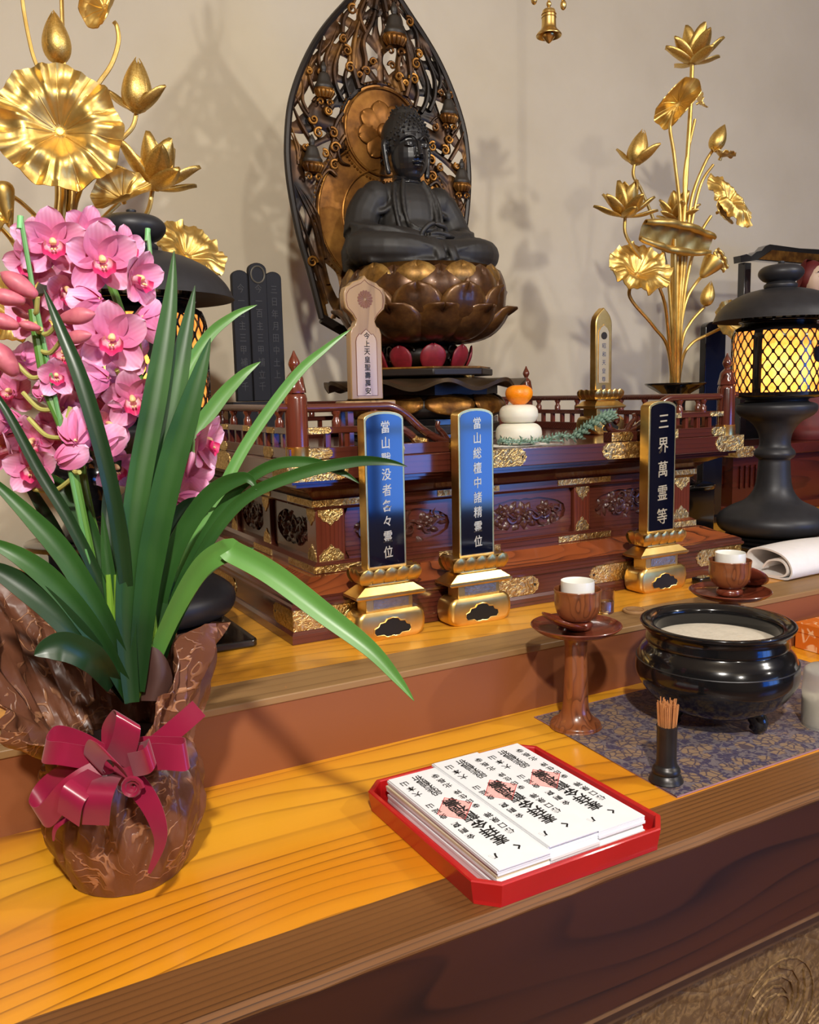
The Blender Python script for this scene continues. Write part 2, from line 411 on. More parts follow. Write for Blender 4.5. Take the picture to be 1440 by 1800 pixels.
part('cove', frus([(.085, 1.308), (.079, 1.314), (.066, 1.324), (.047, 1.333), (.03, 1.339), (.03, 1.344), (.018, 1.346), (.018, 1.352)]), ROSE, al, world=True, ang=30)
part('slab', lay(.007, 1.352, 1.3885), ROSE, al, world=True, bevel=.0015)
# waist posts, panels
def frame_panel(x0, x1, z0, z1, n=48):
    cx, cz = (x0+x1)/2, (z0+z1)/2; hx, hz = (x1-x0)/2, (z1-z0)/2
    out, inn = [], []
    for i in range(n):
        a = 2*PI*i/n; c, s = math.cos(a), math.sin(a)
        k = 1/max(abs(c)/hx, abs(s)/hz); out.append((cx+k*c, cz+k*s))
        e = (abs(c/(hx*.84))**3+abs(s/(hz*.68))**3)**(-1/3)
        e *= 1+.04*math.cos(8*a); inn.append((cx+e*c, cz+e*s))
    return out, inn
def carving(seed, w, h):
    rnd = random.Random(seed); mb = MB()
    def petalblob(c, a, ln, wd, lift):
        ca, sa = math.cos(a), math.sin(a)
        def f(u, v):
            t = v; ww = wd*math.sin(PI*min(1, t*.92+.06))*(u-.5)*2
            return (c[0]+ca*ln*t-sa*ww, -lift*(1-(2*u-1)**2)*math.sin(PI*t*.9+.1)-.001, c[1]+sa*ln*t+ca*ww)
        mb.grid(5, 6, f)
    for fx, s in ((0, 1), (-.55, .72), (.55, .72)):
        c = (fx*w/2, rnd.uniform(-.08, .08)*h)
        for k in range(7):
            petalblob(c, k*2*PI/7+rnd.random()*.3, h*.42*s, h*.17*s, .008)
        for k in range(5):
            petalblob(c, k*2*PI/5+.4, h*.2*s, h*.09*s, .011)
        mb.ell((c[0], -.008, c[1]), (h*.07, .005, h*.07), 10, 6)
    for k in range(26):
        c = (rnd.uniform(-.48, .48)*w, rnd.uniform(-.42, .42)*h)
        petalblob(c, rnd.uniform(0, 2*PI), h*rnd.uniform(.28, .46), h*rnd.uniform(.09, .15), .007)
    for k in range(9):
        c = V((rnd.uniform(-.45, .45)*w, 0, rnd.uniform(-.35, .35)*h)); a0 = rnd.uniform(0, 6); sg = rnd.choice((-1, 1))
        mb.tube([c+V((math.cos(a0+sg*t*.45)*h*.2*(1-t/16), -.005-.0006*t, math.sin(a0+sg*t*.45)*h*.2*(1-t/16))) for t in range(13)], [.0034*(1-t/18) for t in range(13)], 5)
    mb.tube([(x/20*w-w/2, -.006, h*.12*math.sin(x*.9+seed)) for x in range(21)], .003, 5)
    return mb
PZ0, PZ1 = 1.190, 1.288
bays = [(.682, .933), (.984, 1.235), (1.286, 1.533)]
yf = AY0+.098
for i, (a, b) in enumerate(bays):
    out, inn = frame_panel(a, b, PZ0, PZ1)
    pl = part('waist_panel', MB().ngon_stack([[(x, yf, z) for x, z in out], [(x, yf, z) for x, z in inn], [(x, yf+.012, z) for x, z in inn]], cap=False), ROSE, al, world=True, ang=30)
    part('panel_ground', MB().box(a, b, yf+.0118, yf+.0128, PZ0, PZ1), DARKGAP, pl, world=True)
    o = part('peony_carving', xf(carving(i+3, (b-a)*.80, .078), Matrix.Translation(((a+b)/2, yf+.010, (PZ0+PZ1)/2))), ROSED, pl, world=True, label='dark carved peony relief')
# side panels
for (a, b) in ((1.52, 1.72), (1.78, 1.95), (2.0, 2.14)):
    out, inn = frame_panel(a, b, PZ0, PZ1)
    for xs, sg in ((AX0+.098, 1), (AX1-.098, -1)):
        pl = part('waist_panel', MB().ngon_stack([[(xs, y, z) for y, z in out], [(xs, y, z) for y, z in inn], [(xs+sg*.012, y, z) for y, z in inn]], cap=False), ROSE, al, world=True, ang=30)
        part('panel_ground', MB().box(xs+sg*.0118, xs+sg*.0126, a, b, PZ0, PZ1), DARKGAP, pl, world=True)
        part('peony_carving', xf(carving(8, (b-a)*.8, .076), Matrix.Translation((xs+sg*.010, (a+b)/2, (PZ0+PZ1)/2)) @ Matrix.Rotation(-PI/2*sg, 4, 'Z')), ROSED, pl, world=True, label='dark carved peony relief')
for x0, x1 in ((.619, .678), (.936, .981), (1.238, 1.283), (1.537, 1.596)):
    part('waist_post', MB().box(x0, x1, AY0+.09, AY0+.135, PZ0-.002, PZ1+.002), ROSEZ, al, world=True, bevel=.0015)
for xs in (AX0+.09, AX1-.12):
    for y in (1.73, 1.955):
        part('waist_post', MB().box(xs, xs+.03, y, y+.045, PZ0-.002, PZ1+.002), ROSEZ, al, world=True, bevel=.0015)
HOLE_SHADE = plain('hole_shade_dark', lin(20, 14, 10), .7)
def endshape(e, s, z0, z1):
    h = z1-z0
    return [(e-s*a*h, z0+b*h) for a, b in ((.42, 0), (.40, .06), (.30, .06), (.24, .16), (.10, .2), (.08, .34), (0, .5), (.08, .66), (.10, .8), (.24, .84), (.30, .94), (.40, .94), (.42, 1))]
def fitting(x0, x1, z0, z1, pos, face='F', ends='lr', name='brass_fitting', th=.0016, parent=None, hole=True, mat=None):
    out = []
    out += endshape(x1, 1, z0, z1) if 'r' in ends else [(x1, z0), (x1, z1)]
    out += list(reversed(endshape(x0, -1, z0, z1))) if 'l' in ends else [(x0, z1), (x0, z0)]
    def w(a, b, t):
        if face == 'F': return (a, pos-t, b)
        if face == 'L': return (pos-t, a, b)
        if face == 'R': return (pos+t, a, b)
    mb = MB().ngon_stack([[w(a, b, 0) for a, b in out], [w(a, b, th) for a, b in out]])
    o = part(name, mb, mat or EMB, parent or al, world=True, ang=30)
    if hole and (z1-z0) > .02:
        h = z1-z0
        for e, s, k in ((x1, 1, 'r'), (x0, -1, 'l')):
            if k in ends:
                hm = MB()
                c = (e-s*.3*h, (z0+z1)/2)
                hm.ngon_stack([[w(c[0]+q*.085*h, c[1]+r*.1*h, t) for q, r in ((0, -1), (.9, 0), (.8, .7), (.4, .9), (0, .55), (-.4, .9), (-.8, .7), (-.9, 0))] for t in (th*.9, th*1.12)])
                part('heart_hole_shade', hm, HOLE_SHADE, o, world=True)  # raised dark heart, its colour standing in for the shade inside a cut-out
    return o
# slab fittings
sf = AY0+.007
fitting(AX0+.007, .652, 1.352, 1.3885, sf, 'F', 'r')
fitting(.885, 1.045, 1.353, 1.388, sf, 'F', 'lr')
fitting(1.243, 1.405, 1.353, 1.388, sf, 'F', 'lr')
fitting(1.585, AX1-.007, 1.352, 1.3885, sf, 'F', 'l')
for a, b, e in ((AY0+.007, 1.475, 'r'), (1.72, 1.86, 'lr'), (2.14, AY1-.007, 'l')):
    fitting(a, b, 1.352, 1.3885, AX0+.007, 'L', e); fitting(a, b, 1.352, 1.3885, AX1-.007, 'R', e)
# plinth fittings
pf = AY0+.006
fitting(AX0+.006, .685, 1.0875, 1.1255, pf, 'F', 'r')
fitting(.895, 1.075, 1.0875, 1.1255, pf, 'F', 'lr')
fitting(1.21, 1.36, 1.0875, 1.1255, pf, 'F', 'lr')
fitting(1.53, AX1-.006, 1.0875, 1.1255, pf, 'F', 'l')
for a, b, e in ((AY0+.006, 1.497, 'r'), (1.72, 1.88, 'lr'), (2.12, AY1-.006, 'l')):
    fitting(a, b, 1.0875, 1.1255, AX0+.006, 'L', e); fitting(a, b, 1.0875, 1.1255, AX1-.006, 'R', e)
# ledge fittings (flat straps with rounded holes)
for a, b in ((AX0+.0795, .735), (.88, 1.03), (1.185, 1.335), (1.48, AX1-.0795)):
    fitting(a, b, 1.1705, 1.1835, AY0+.0795, 'F', '', hole=False)
    fitting(a, b, 1.2955, 1.3075, AY0+.082, 'F', '', hole=False)
for a, b in ((AY0+.0795, 1.60), (1.70, 1.81)):
    fitting(a, b, 1.1705, 1.1835, AX0+.0795, 'L', '', hole=False); fitting(a, b, 1.2955, 1.3075, AX0+.082, 'L', '', hole=False)
def postcap(x0, x1, up, y, face='F'):
    w_ = (x1-x0); cx = (x0+x1)/2
    sh = [(-.5, 0), (.5, 0), (.5, .2), (.38, .3), (.3, .42), (.16, .44), (.0, .6), (-.16, .44), (-.3, .42), (-.38, .3), (-.5, .2)]
    z = PZ0 if up else PZ1
    s = 1 if up else -1
    pts = [(cx+a*w_, z+s*b*.052) for a, b in sh]
    if not up: pts = pts[::-1]
    if face == 'F': R = [[(a, y-t, b) for a, b in pts] for t in (0, .0016)]
    else: R = [[(y-t, a, b) for a, b in pts] for t in (0, .0016)]
    part('post_cap', MB().ngon_stack(R), EMB, al, world=True, ang=30)
for x0, x1 in ((.619, .678), (.936, .981), (1.238, 1.283), (1.537, 1.596)):
    for u in (0, 1): postcap(x0+.004, x1-.004, u, AY0+.09)
for y in (1.48, 1.73, 1.955):
    for u in (0, 1): postcap(y+.003, y+.042, u, AX0+.09, 'L')
# balustrade
RY, RXL, RXR, RB = 1.425, .566, 1.649, 2.205
def finial(x, y):
    p = part('corner_post', MB().lathe([(.0205, 1.3885), (.0205, 1.496), (.0185, 1.503), (.0135, 1.507)], 24, Matrix.Translation((x, y, 0))), ROSEZ, al, world=True)
    part('brass_collar', MB().lathe([(.0215, 1.3885), (.0215, 1.4105), (.0222, 1.412), (.0205, 1.4125)], 24, Matrix.Translation((x, y, 0))), GOLD, p, world=True)
    pr = smooth_prof([(.019, 1.506), (.0185, 1.512), (.0165, 1.522), (.0145, 1.533), (.008, 1.541), (.0055, 1.543), (.0075, 1.548), (.0105, 1.555), (.0085, 1.563), (.004, 1.572), (.0012, 1.579)])
    part('bud_finial', MB().lathe(pr, 24, Matrix.Translation((x, y, 0)), ripple=lambda a, z: 1+(.09*max(0, 1-(z-1.506)/.03) if z < 1.536 else 0)*math.cos(6*a)), ROSEZ, p, world=True)
for x in (RXL, RXR):
    for y in (RY, RB): finial(x, y)
def beam(a, b, w, z0, z1, name='rail'):
    a, b = V(a), V(b); d = (b-a).normalized(); n = V((-d.y, d.x, 0))*w/2
    r = [[(p-n)+V((0, 0, z0)), (p+n)+V((0, 0, z0)), (p+n)+V((0, 0, z1)), (p-n)+V((0, 0, z1))] for p in (a, b)]
    return part(name, MB().ngon_stack(r), ROSE, al, world=True, bevel=.001)
def rnd_rail(pts, r=.0075, name='hand_rail'): return part(name, MB().tube(pts, r, 12), ROSE, al, world=True)
def balusters(a, b, n):
    a, b = V(a), V(b)
    for i in range(n):
        p = a.lerp(b, (i+.5)/n)
        mb = MB().lathe([(.0085, 1.444), (.0085, 1.456), (.0055, 1.460), (.0055, 1.464), (.0085, 1.469), (.0085, 1.473)], 10, Matrix.Translation((p.x, p.y, 0)))
        part('baluster', mb, ROSEZ, al, world=True)
    for i in range(2*n):
        p = a.lerp(b, (i+.5)/(2*n)); part('rail_strut', MB().box(p.x-.005, p.x+.005, p.y-.005, p.y+.005, 1.408, 1.434), ROSEZ, al, world=True)
for x in (RXL, RXR):
    for z0, z1, w_ in ((1.3885, 1.409, .026), (1.433, 1.445, .016)): beam((x, RY, 0), (x, RB, 0), w_, z0, z1)
    rnd_rail([(x, RY-.0, 1.479), (x, RB, 1.479)])
    balusters((x, RY+.04, 0), (x, RB-.02, 0), 8)
    for k, y in enumerate((1.52, 1.66, 1.80, 1.95)):
        if x == RXL:
            fitting(y, y+.035, 1.4335, 1.4445, x-.008, 'L', '', hole=False); fitting(y-.005, y+.045, 1.389, 1.4085, x-.013, 'L', 'lr')
for z0, z1, w_ in ((1.3885, 1.409, .026), (1.433, 1.445, .016)): beam((RXL, RB, 0), (RXR, RB, 0), w_, z0, z1)
rnd_rail([(RXL, RB, 1.479), (RXR, RB, 1.479)]); balusters((RXL+.03, RB, 0), (RXR-.03, RB, 0), 11)
for s in (1, -1):
    X = (lambda x: x) if s == 1 else (lambda x: 2*AC-x)
    beam((X(.545), RY, 0), (X(.932), RY, 0), .026, 1.3885, 1.409)
    beam((X(.566), RY, 0), (X(.755), RY, 0), .016, 1.433, 1.445)
    mb = MB(); pr = catmull([(X(.752), RY, 1.439), (X(.775), RY, 1.436), (X(.795), RY, 1.424), (X(.808), RY, 1.413), (X(.83), RY, 1.409)], 5)
    part('swept_mid_rail', MB().tube(pr, .0075, 8), ROSE, al, world=True)
    top = catmull([(X(.532), RY, 1.4815), (X(.60), RY, 1.479), (X(.72), RY, 1.479), (X(.755), RY, 1.477), (X(.785), RY, 1.462), (X(.82), RY, 1.433), (X(.86), RY, 1.412), (X(.895), RY, 1.406), (X(.922), RY, 1.413), (X(.932), RY, 1.428), (X(.926), RY, 1.441), (X(.911), RY, 1.443), (X(.905), RY, 1.434), (X(.911), RY, 1.428)], 6)
    rr = [.0078]*len(top)
    for i in range(1, 12): rr[-i] = .0052+.0002*i
    rnd_rail(top, rr)
    rnd_rail(catmull([(X(.875), RY, 1.411), (X(.866), RY, 1.424), (X(.855), RY, 1.436), (X(.857), RY, 1.447)], 5), [.007-.0002*i for i in range(16)], 'rail_tendril')
    balusters((X(.605), RY, 0), (X(.755), RY, 0), 2)
    fitting(min(X(.555), X(.628)), max(X(.555), X(.628)), 1.3895, 1.4085, RY-.013, 'F', 'r' if s == 1 else 'l')
    fitting(min(X(.584), X(.628)), max(X(.584), X(.628)), 1.4335, 1.4445, RY-.008, 'F', 'r' if s == 1 else 'l')
    fitting(min(X(.72), X(.765)), max(X(.72), X(.765)), 1.4335, 1.4445, RY-.008, 'F', 'r' if s == 1 else 'l')
    fitting(min(X(.735), X(.775)), max(X(.735), X(.775)), 1.3895, 1.4085, RY-.013, 'F', 'r' if s == 1 else 'l')
    fitting(min(X(.87), X(.932)), max(X(.87), X(.932)), 1.3895, 1.4085, RY-.013, 'F', 'l' if s == 1 else 'r')
    cap = MB().tube(pr[-9:-1], .0079, 8); part('brass_fitting', cap, EMB, al, world=True)
# ------------------------------------------------------------------ statue
def fused(mb, voxel, it=4, fac=.5):
    me = bpy.data.meshes.new('tmp'); me.from_pydata(mb.v, [], mb.f); me.update()
    bm = bmesh.new(); bm.from_mesh(me); bmesh.ops.recalc_face_normals(bm, faces=bm.faces); bm.to_mesh(me); bm.free()
    ob = bpy.data.objects.new('tmp', me); COL.objects.link(ob)
    k = ob.modifiers.new('r', 'REMESH'); k.mode = 'VOXEL'; k.voxel_size = voxel
    k = ob.modifiers.new('s', 'SMOOTH'); k.iterations = it; k.factor = fac
    dg = bpy.context.evaluated_depsgraph_get(); dg.update()
    m2 = bpy.data.meshes.new_from_object(ob.evaluated_get(dg))
    out = MB(); out.v = [tuple(v.co) for v in m2.vertices]; out.f = [tuple(p.vertices) for p in m2.polygons]
    bpy.data.objects.remove(ob); bpy.data.meshes.remove(me); bpy.data.meshes.remove(m2)
    return out
BX, BY, BZ = AC, 1.968, 1.803
LEG = -.022
bu = thing('seated_buddha_statue', 'black lacquered seated Buddha statue with hands folded in its lap', 'statue', (BX, BY, BZ)); bu.scale = (1.03, 1.03, 1.075)
b = MB()
def legt(p, *a, **k): b.tube([V(q)+V((0, LEG*(1 if q[1] < .02 else 0), 0)) for q in p], *a, **k)
def lege(c, *a, **k): b.ell((c[0], c[1]+LEG, c[2]), *a, **k)
b.ell((0, .0, .115), (.082, .058, .095), 20, 14)
b.ell((0, -.012, .07), (.085, .06, .07), 20, 14)
b.ell((0, .012, .17), (.098, .045, .042), 20, 12)
b.tube([(0, .012, .17), (0, .008, .215)], [.045, .03], 14)
for s in (-1, 1):
    b.ell((s*.088, .012, .165), (.037, .04, .042), 16, 10)
    b.tube(catmull([(s*.095, .012, .168), (s*.122, .012, .125), (s*.137, -.004, .078)], 4), [.037, .039, .040, .041, .041, .041, .041, .041, .042], 14)
    b.tube(catmull([(s*.137, -.006, .078), (s*.115, -.05, .062), (s*.06, -.092, .062), (s*.022, -.104, .06)], 4), [.040, .040, .039, .038, .036, .034, .032, .03, .027, .024, .021, .018, .016], 14)
    legt(catmull([(s*.05, .03, .04), (s*.12, -.01, .042), (s*.168, -.055, .04)], 4), [.045, .046, .046, .046, .046, .045, .044, .042, .038], 16)
    lege((s*.163, -.052, .038), (.042, .046, .037), 16, 10)
    legt(catmull([(s*.165, -.06, .037), (s*.11, -.108, .034), (s*.03, -.122, .03), (-s*.03, -.115, .03)], 4), [.038, .038, .037, .036, .035, .034, .033, .031, .03, .029, .028, .026, .024], 14)
    b.tube([(s*.13, .0, .08), (s*.14, .01, .04), (s*.13, .02, .01)], [.035, .04, .042], 12)      # hanging sleeve
    # folds: ridges on the sleeves and legs
    for k, (dz, r) in enumerate(((0, .006), (.016, .0055), (.03, .005))):
        b.tube(catmull([(s*(.172-dz*.3), -.018-dz*.4, .10-dz*.2), (s*.145, -.055-dz*.3, .09-dz), (s*.095, -.095+dz*.2, .082-dz), (s*.05, -.118+dz*.3, .062-dz*.8)], 5), r, 8)
        legt(catmull([(s*(.196-dz*.5), -.04-dz*.5, .062-dz), (s*(.165-dz*.6), -.095+dz*.1, .058-dz), (s*.1, -.138+dz*.25, .05-dz), (s*.03, -.15+dz*.3, .034-dz*.5)], 5), r*.85, 8)
    b.tube(catmull([(s*.026, -.022, .21), (s*.040, -.042, .17), (s*.042, -.060, .12), (s*.03, -.072, .08)], 5), [.0058]*16, 8, flat=.8)
    b.tube(catmull([(s*.045, -.012, .203), (s*.06, -.034, .165), (s*.062, -.050, .12), (s*.055, -.060, .08)], 5), [.005]*16, 8)

    b.tube(catmull([(s*.060, -.030, .148), (s*.085, -.024, .132), (s*.112, -.012, .132), (s*.135, .01, .14)], 5), [.0062]*16, 8)
for k, z in enumerate((.078, .09)): b.tube(catmull([(-.036, -.072, z+.012), (-.018, -.082, z), (.018, -.082, z), (.036, -.072, z+.012)], 5), .0045, 8)
lege((0, -.03, .016), (.195, .115, .022), 28, 10)
legt(catmull([(-.17, -.09, .008), (-.08, -.14, .006), (0, -.15, .005), (.08, -.14, .006), (.17, -.09, .008)], 5), .008, 8)
# cloth hanging over the crossed ankles
legt(catmull([(-.03, -.132, .055), (-.022, -.152, .03), (-.016, -.158, .008)], 4), .014, 8, flat=.6)
legt(catmull([(.012, -.132, .05), (.012, -.154, .03), (.02, -.158, .008)], 4), .012, 8, flat=.6)
part('robed_body', fused(b, .0034, 3, .45), BRONZE, bu, ang=180)
# hands
h = MB()
for s, z in ((-1, .058), (1, .069)):
    h.ell((s*.026, -.117, z), (.03, .021, .0085), 14, 8)
    for q in range(4):
        y = -.103-.0095*q
        h.tube(catmull([(s*.03, y, z+.002), (0, y-.003, z+.004), (-s*(.026-.003*abs(q-1.3)), y-.002, z+.001)], 4), [.0056, .0056, .0055, .0054, .0053, .0052, .0048, .0042, .003], 8)
    h.tube(catmull([(s*.036, -.113, z+.004), (s*.03, -.119, z+.02), (s*.014, -.122, .0925), (s*.001, -.123, .0955)], 4), [.0065]*10+[.0058, .005, .004], 8)
part('folded_hands', fused(h, .0016, 3, .45), BRONZE, bu, ang=180)
# head
HZ, HY = .282, .004
h = MB()
h.ell((0, HY+.008, HZ+.014), (.054, .058, .062), 24, 16)
h.ell((0, HY-.006, HZ-.018), (.0475, .050, .058), 24, 16)
h.ell((0, HY-.018, HZ-.056), (.026, .026, .02), 16, 10)
h.tube([(0, HY+.008, .19), (0, HY+.008, .25)], [.036, .032], 16)
for z in (.205, .213): h.tube([(.033*math.cos(a*PI/10), HY+.004+.033*math.sin(a*PI/10), z) for a in range(20)], .0025, 6, closed=True)
h.tube(catmull([(0, HY-.056, HZ+.006), (0, HY-.0615, HZ-.012), (0, HY-.068, HZ-.028)], 4), [.0038, .004, .0044, .0048, .005, .0056, .006, .0066, .0070], 10)
for s in (-1, 1):
    h.ell((s*.007, HY-.0615, HZ-.0285), (.0055, .006, .0045), 10, 6)
    h.tube(catmull([(s*.004, HY-.057, HZ+.008), (s*.014, HY-.056, HZ+.017), (s*.028, HY-.049, HZ+.017), (s*.040, HY-.036, HZ+.008)], 4), [.003]*11+[.0022, .0014], 8)
    h.ell((s*.0205, HY-.0475, HZ+.001), (.0125, .0085, .008), 14, 8)                      # lowered upper lids
    h.tube(catmull([(s*.008, HY-.053, HZ-.003), (s*.020, HY-.0565, HZ-.0055), (s*.034, HY-.047, HZ-.002)], 4), .0015, 6)
    h.tube(catmull([(s*.0545, HY+.006, HZ+.016), (s*.0605, HY+.004, HZ+.004), (s*.058, HY+.002, HZ-.025), (s*.053, HY-.002, HZ-.06)], 4), [.007, .0085, .009, .0088, .0085, .008, .0075, .007, .0065, .0065, .007, .007, .0055], 10)
h.tube(catmull([(-.015, HY-.053, HZ-.0405), (-.006, HY-.0615, HZ-.0385), (0, HY-.062, HZ-.040), (.006, HY-.0615, HZ-.0385), (.015, HY-.053, HZ-.0405)], 3), .0026, 8)
h.tube(catmull([(-.011, HY-.0545, HZ-.0468), (0, HY-.0612, HZ-.0478), (.011, HY-.0545, HZ-.0468)], 3), .0030, 8)
h.ell((0, HY-.0585, HZ+.026), (.0034, .003, .0034), 10, 6)
part('head', fused(h, .0013, 2, .4), BRFACE, bu, ang=180)
hr = MB()
def hairpt(u, v):
    a = 2*PI*u; t = v
    z = HZ+.026+.054*math.sin(t*PI/2); r = math.cos(t*PI/2)
    fr = max(0, -math.sin(a))
    drop = .012*fr-.05*(1-fr)*(1-t)
    return (.0585*max(r, .02)*math.cos(a), HY+.009+.0625*max(r, .02)*math.sin(a), z+drop*(1-t))
hr.grid(40, 12, hairpt, closeu=True)
hr.ell((0, HY+.016, HZ+.074), (.034, .036, .026), 20, 12)
hair = part('hair_cap', fused(hr.ell((0, HY+.012, HZ+.03), (.0575, .060, .056), 24, 14), .002, 2, .4), BRONZE, bu, ang=180)
cu = MB(); rnd = random.Random(5)
for j in range(9):
    t = j/9; n = max(4, int(32*math.cos(t*PI/2)))
    for i in range(n):
        a = 2*PI*(i+.5*(j % 2))/n
        if j == 0 and False: continue
        p = V(hairpt(a/(2*PI), t)); c = V((0, HY+.01, HZ+.01)); p = p+(p-c).normalized()*.0002
        cu.ell(p, (.0034, .0034, .0026), 6, 4)
for j in range(3):
    for i in range(14-4*j):
        a = 2*PI*i/(14-4*j); r = .034*math.cos(j*.5)
        cu.ell((r*math.cos(a), HY+.016+r*math.sin(a), HZ+.076+.026*math.sin(j*.5)), (.0034, .0034, .0026), 6, 4)
k = part('hair_curls', cu, BRONZE, hair); k['kind'] = 'stuff'
# ------------------------------------------------------------------ lotus pedestal
LX, LY = AC, 1.91
lp = thing('lotus_pedestal', 'worn gilt lotus throne on a dark tiered stand beneath the seated statue', 'pedestal', (LX, LY, 1.3885))
def petal_mesh(wd, ln, bulge, name, notch=.16, mat=None, curl=.0):
    """scooped lotus petal: root at the origin, grows up +Z, bulges towards -Y"""
    def f(u, v):
        s = 2*u-1; w_ = wd*(.42+.58*math.sin(PI*min(1, .12+v*.72)))*math.sqrt(max(.0, 1-max(0, (v-.62)/.38)**2.2))
        w_ = max(w_, .0015)
        z = ln*v*(1-.0*abs(s)) - ln*notch*max(0, v-.75)/.25*math.exp(-(s/.22)**2)*.5
        y = -bulge*math.sin(PI*(.08+.86*v))*(1-.55*s*s) + bulge*.25*math.exp(-(s/.2)**2)*math.sin(PI*v)*.5 - curl*max(0, v-.8)**2
        return (w_*s, y, z)
    m = MB().grid(11, 12, f)
    return mesh(m, name, mat or PETALO, 60)
def place_petal(me, n, r0, z0, tilt, ph, parent, name='petal', sc=1, jit=0, c=(0, 0), th=.004):
    rnd = random.Random(int(z0*1000)+n)
    for i in range(n):
        a = ph+2*PI*i/n
        M = Matrix.Translation((c[0]+r0*math.cos(a), c[1]+r0*math.sin(a), z0)) @ Matrix.Rotation(a+PI/2, 4, 'Z') @ Matrix.Rotation(rad(tilt+rnd.uniform(-jit, jit)), 4, 'X') @ Matrix.Scale(sc*(1+rnd.uniform(-.03, .03)), 4)
        o = put(name, me, parent, M=M)
        k = o.modifiers.new('solid', 'SOLIDIFY'); k.thickness = th; k.offset = 1
Z0 = 1.3885
part('seed_pod_core', MB().lathe(smooth_prof([(.05, 1.632-Z0), (.10, 1.655-Z0), (.13, 1.69-Z0), (.150, 1.74-Z0), (.17, 1.790-Z0), (.178, 1.8025-Z0)]), 36), PETALO, lp)
pm1 = petal_mesh(.050, .075, .022, 'petal', .3)
pm = petal_mesh(.056, .105, .034, 'petal', .3)
pm3 = petal_mesh(.060, .130, .040, 'petal', .3, curl=.25)
pm4 = petal_mesh(.062, .165, .046, 'petal', .3, curl=.5)
place_petal(petal_mesh(.050, .075, .022, 'petal', .3, PETALG), 11, .172, 1.727-Z0, 9, .13, lp, jit=2)
place_petal(pm, 11, .158, 1.692-Z0, 16, .13+PI/11, lp, jit=2)
place_petal(pm3, 11, .128, 1.652-Z0, 34, .13, lp, jit=2)
place_petal(pm4, 11, .078, 1.636-Z0, 56, .13+PI/11, lp, jit=2)
part('stem_collar', MB().lathe([(.07, 1.612-Z0), (.09, 1.628-Z0), (.07, 1.638-Z0)], 28), SOOT, lp)
kn = MB().lathe(smooth_prof([(.055, 1.563-Z0), (.086, 1.575-Z0), (.096, 1.595-Z0), (.088, 1.612-Z0), (.07, 1.622-Z0)]), 28)
part('openwork_neck', kn, SOOT, lp)
sc_ = MB()
for i in range(10):
    a = 2*PI*i/10
    for z, sg, r in ((1.603, 1, .016), (1.582, -1, .013)):
        sc_.tube([((.097-.0004*t)*math.cos(a+sg*math.cos(t*.55)*r*(1-t/18)/.08), (.097-.0004*t)*math.sin(a+sg*math.cos(t*.55)*r*(1-t/18)/.08), z-Z0+math.sin(t*.55)*r*(1-t/18)) for t in range(15)], [.0036-.00012*t for t in range(15)], 6)
part('neck_scrollwork', sc_, FILI, lp)
REDP = plain('crimson_painted_wood', lin(122, 26, 38), .45, 0, .25, 50)
rm = petal_mesh(.030, .060, .010, 'red_petal', mat=REDP)
place_petal(rm, 9, .098, 1.561-Z0, 20, .2, lp, 'red_petal')
def octo(r, z0, z1, rot=PI/8, n=8):
    return MB().ngon_stack([[(r*math.cos(rot+2*PI*i/n), r*math.sin(rot+2*PI*i/n), z) for i in range(n)] for z in (z0-Z0, z1-Z0)])
part('upper_plate', octo(.178, 1.542, 1.559), SOOT, lp, bevel=.003)
part('upper_plate_lip', octo(.172, 1.5585, 1.5635), OLDG, lp, bevel=.001)
def wavy(u, v):
    a = 2*PI*u; w_ = .5+.5*math.cos(a*10)
    r = .12+(.125+.012*w_)*v
    return (r*math.cos(a), r*math.sin(a), 1.540-Z0-.016*v+.013*(w_-.5)*v*v*1.6)
part('wavy_leaf_plate', MB().grid(160, 8, wavy, closeu=True), plain('dark_gilt_edge', lin(70, 54, 36), .4, .4, .3, 18), lp, solid=.009, off=-1)
part('plate_underside', octo(.19, 1.496, 1.526), SOOT, lp)
dr = part('lotus_drum', MB().lathe(smooth_prof([(.15, 1.498-Z0), (.185, 1.492-Z0), (.20, 1.47-Z0), (.19, 1.447-Z0), (.165, 1.438-Z0)]), 32), SOOT, lp)
dm = petal_mesh(.062, .058, .018, 'drum_petal', mat=OLDG)
for i in range(10):
    a = 2*PI*i/10+.1
    M = Matrix.Translation((.172*math.cos(a), .172*math.sin(a), 1.4965-Z0)) @ Matrix.Rotation(a+PI/2, 4, 'Z') @ Matrix.Rotation(rad(148), 4, 'X') @ Matrix.Diagonal((1, -1, 1, 1))
    o = put('drum_petal', dm, lp, M=M); k = o.modifiers.new('solid', 'SOLIDIFY'); k.thickness = .003
part('base_tier', octo(.19, 1.425, 1.441), LAC, lp, bevel=.002)
part('base_tier', octo(.195, 1.405, 1.426), SOOT, lp, bevel=.002)
part('base_tier', octo(.205, 1.3890, 1.406), LAC, lp, bevel=.002)
p = at(822, 659, Y=1.775)-V((LX, LY, Z0))
part('gold_ball', MB().ell(p, (.0165, .0165, .0165), 20, 12), GOLD, lp)
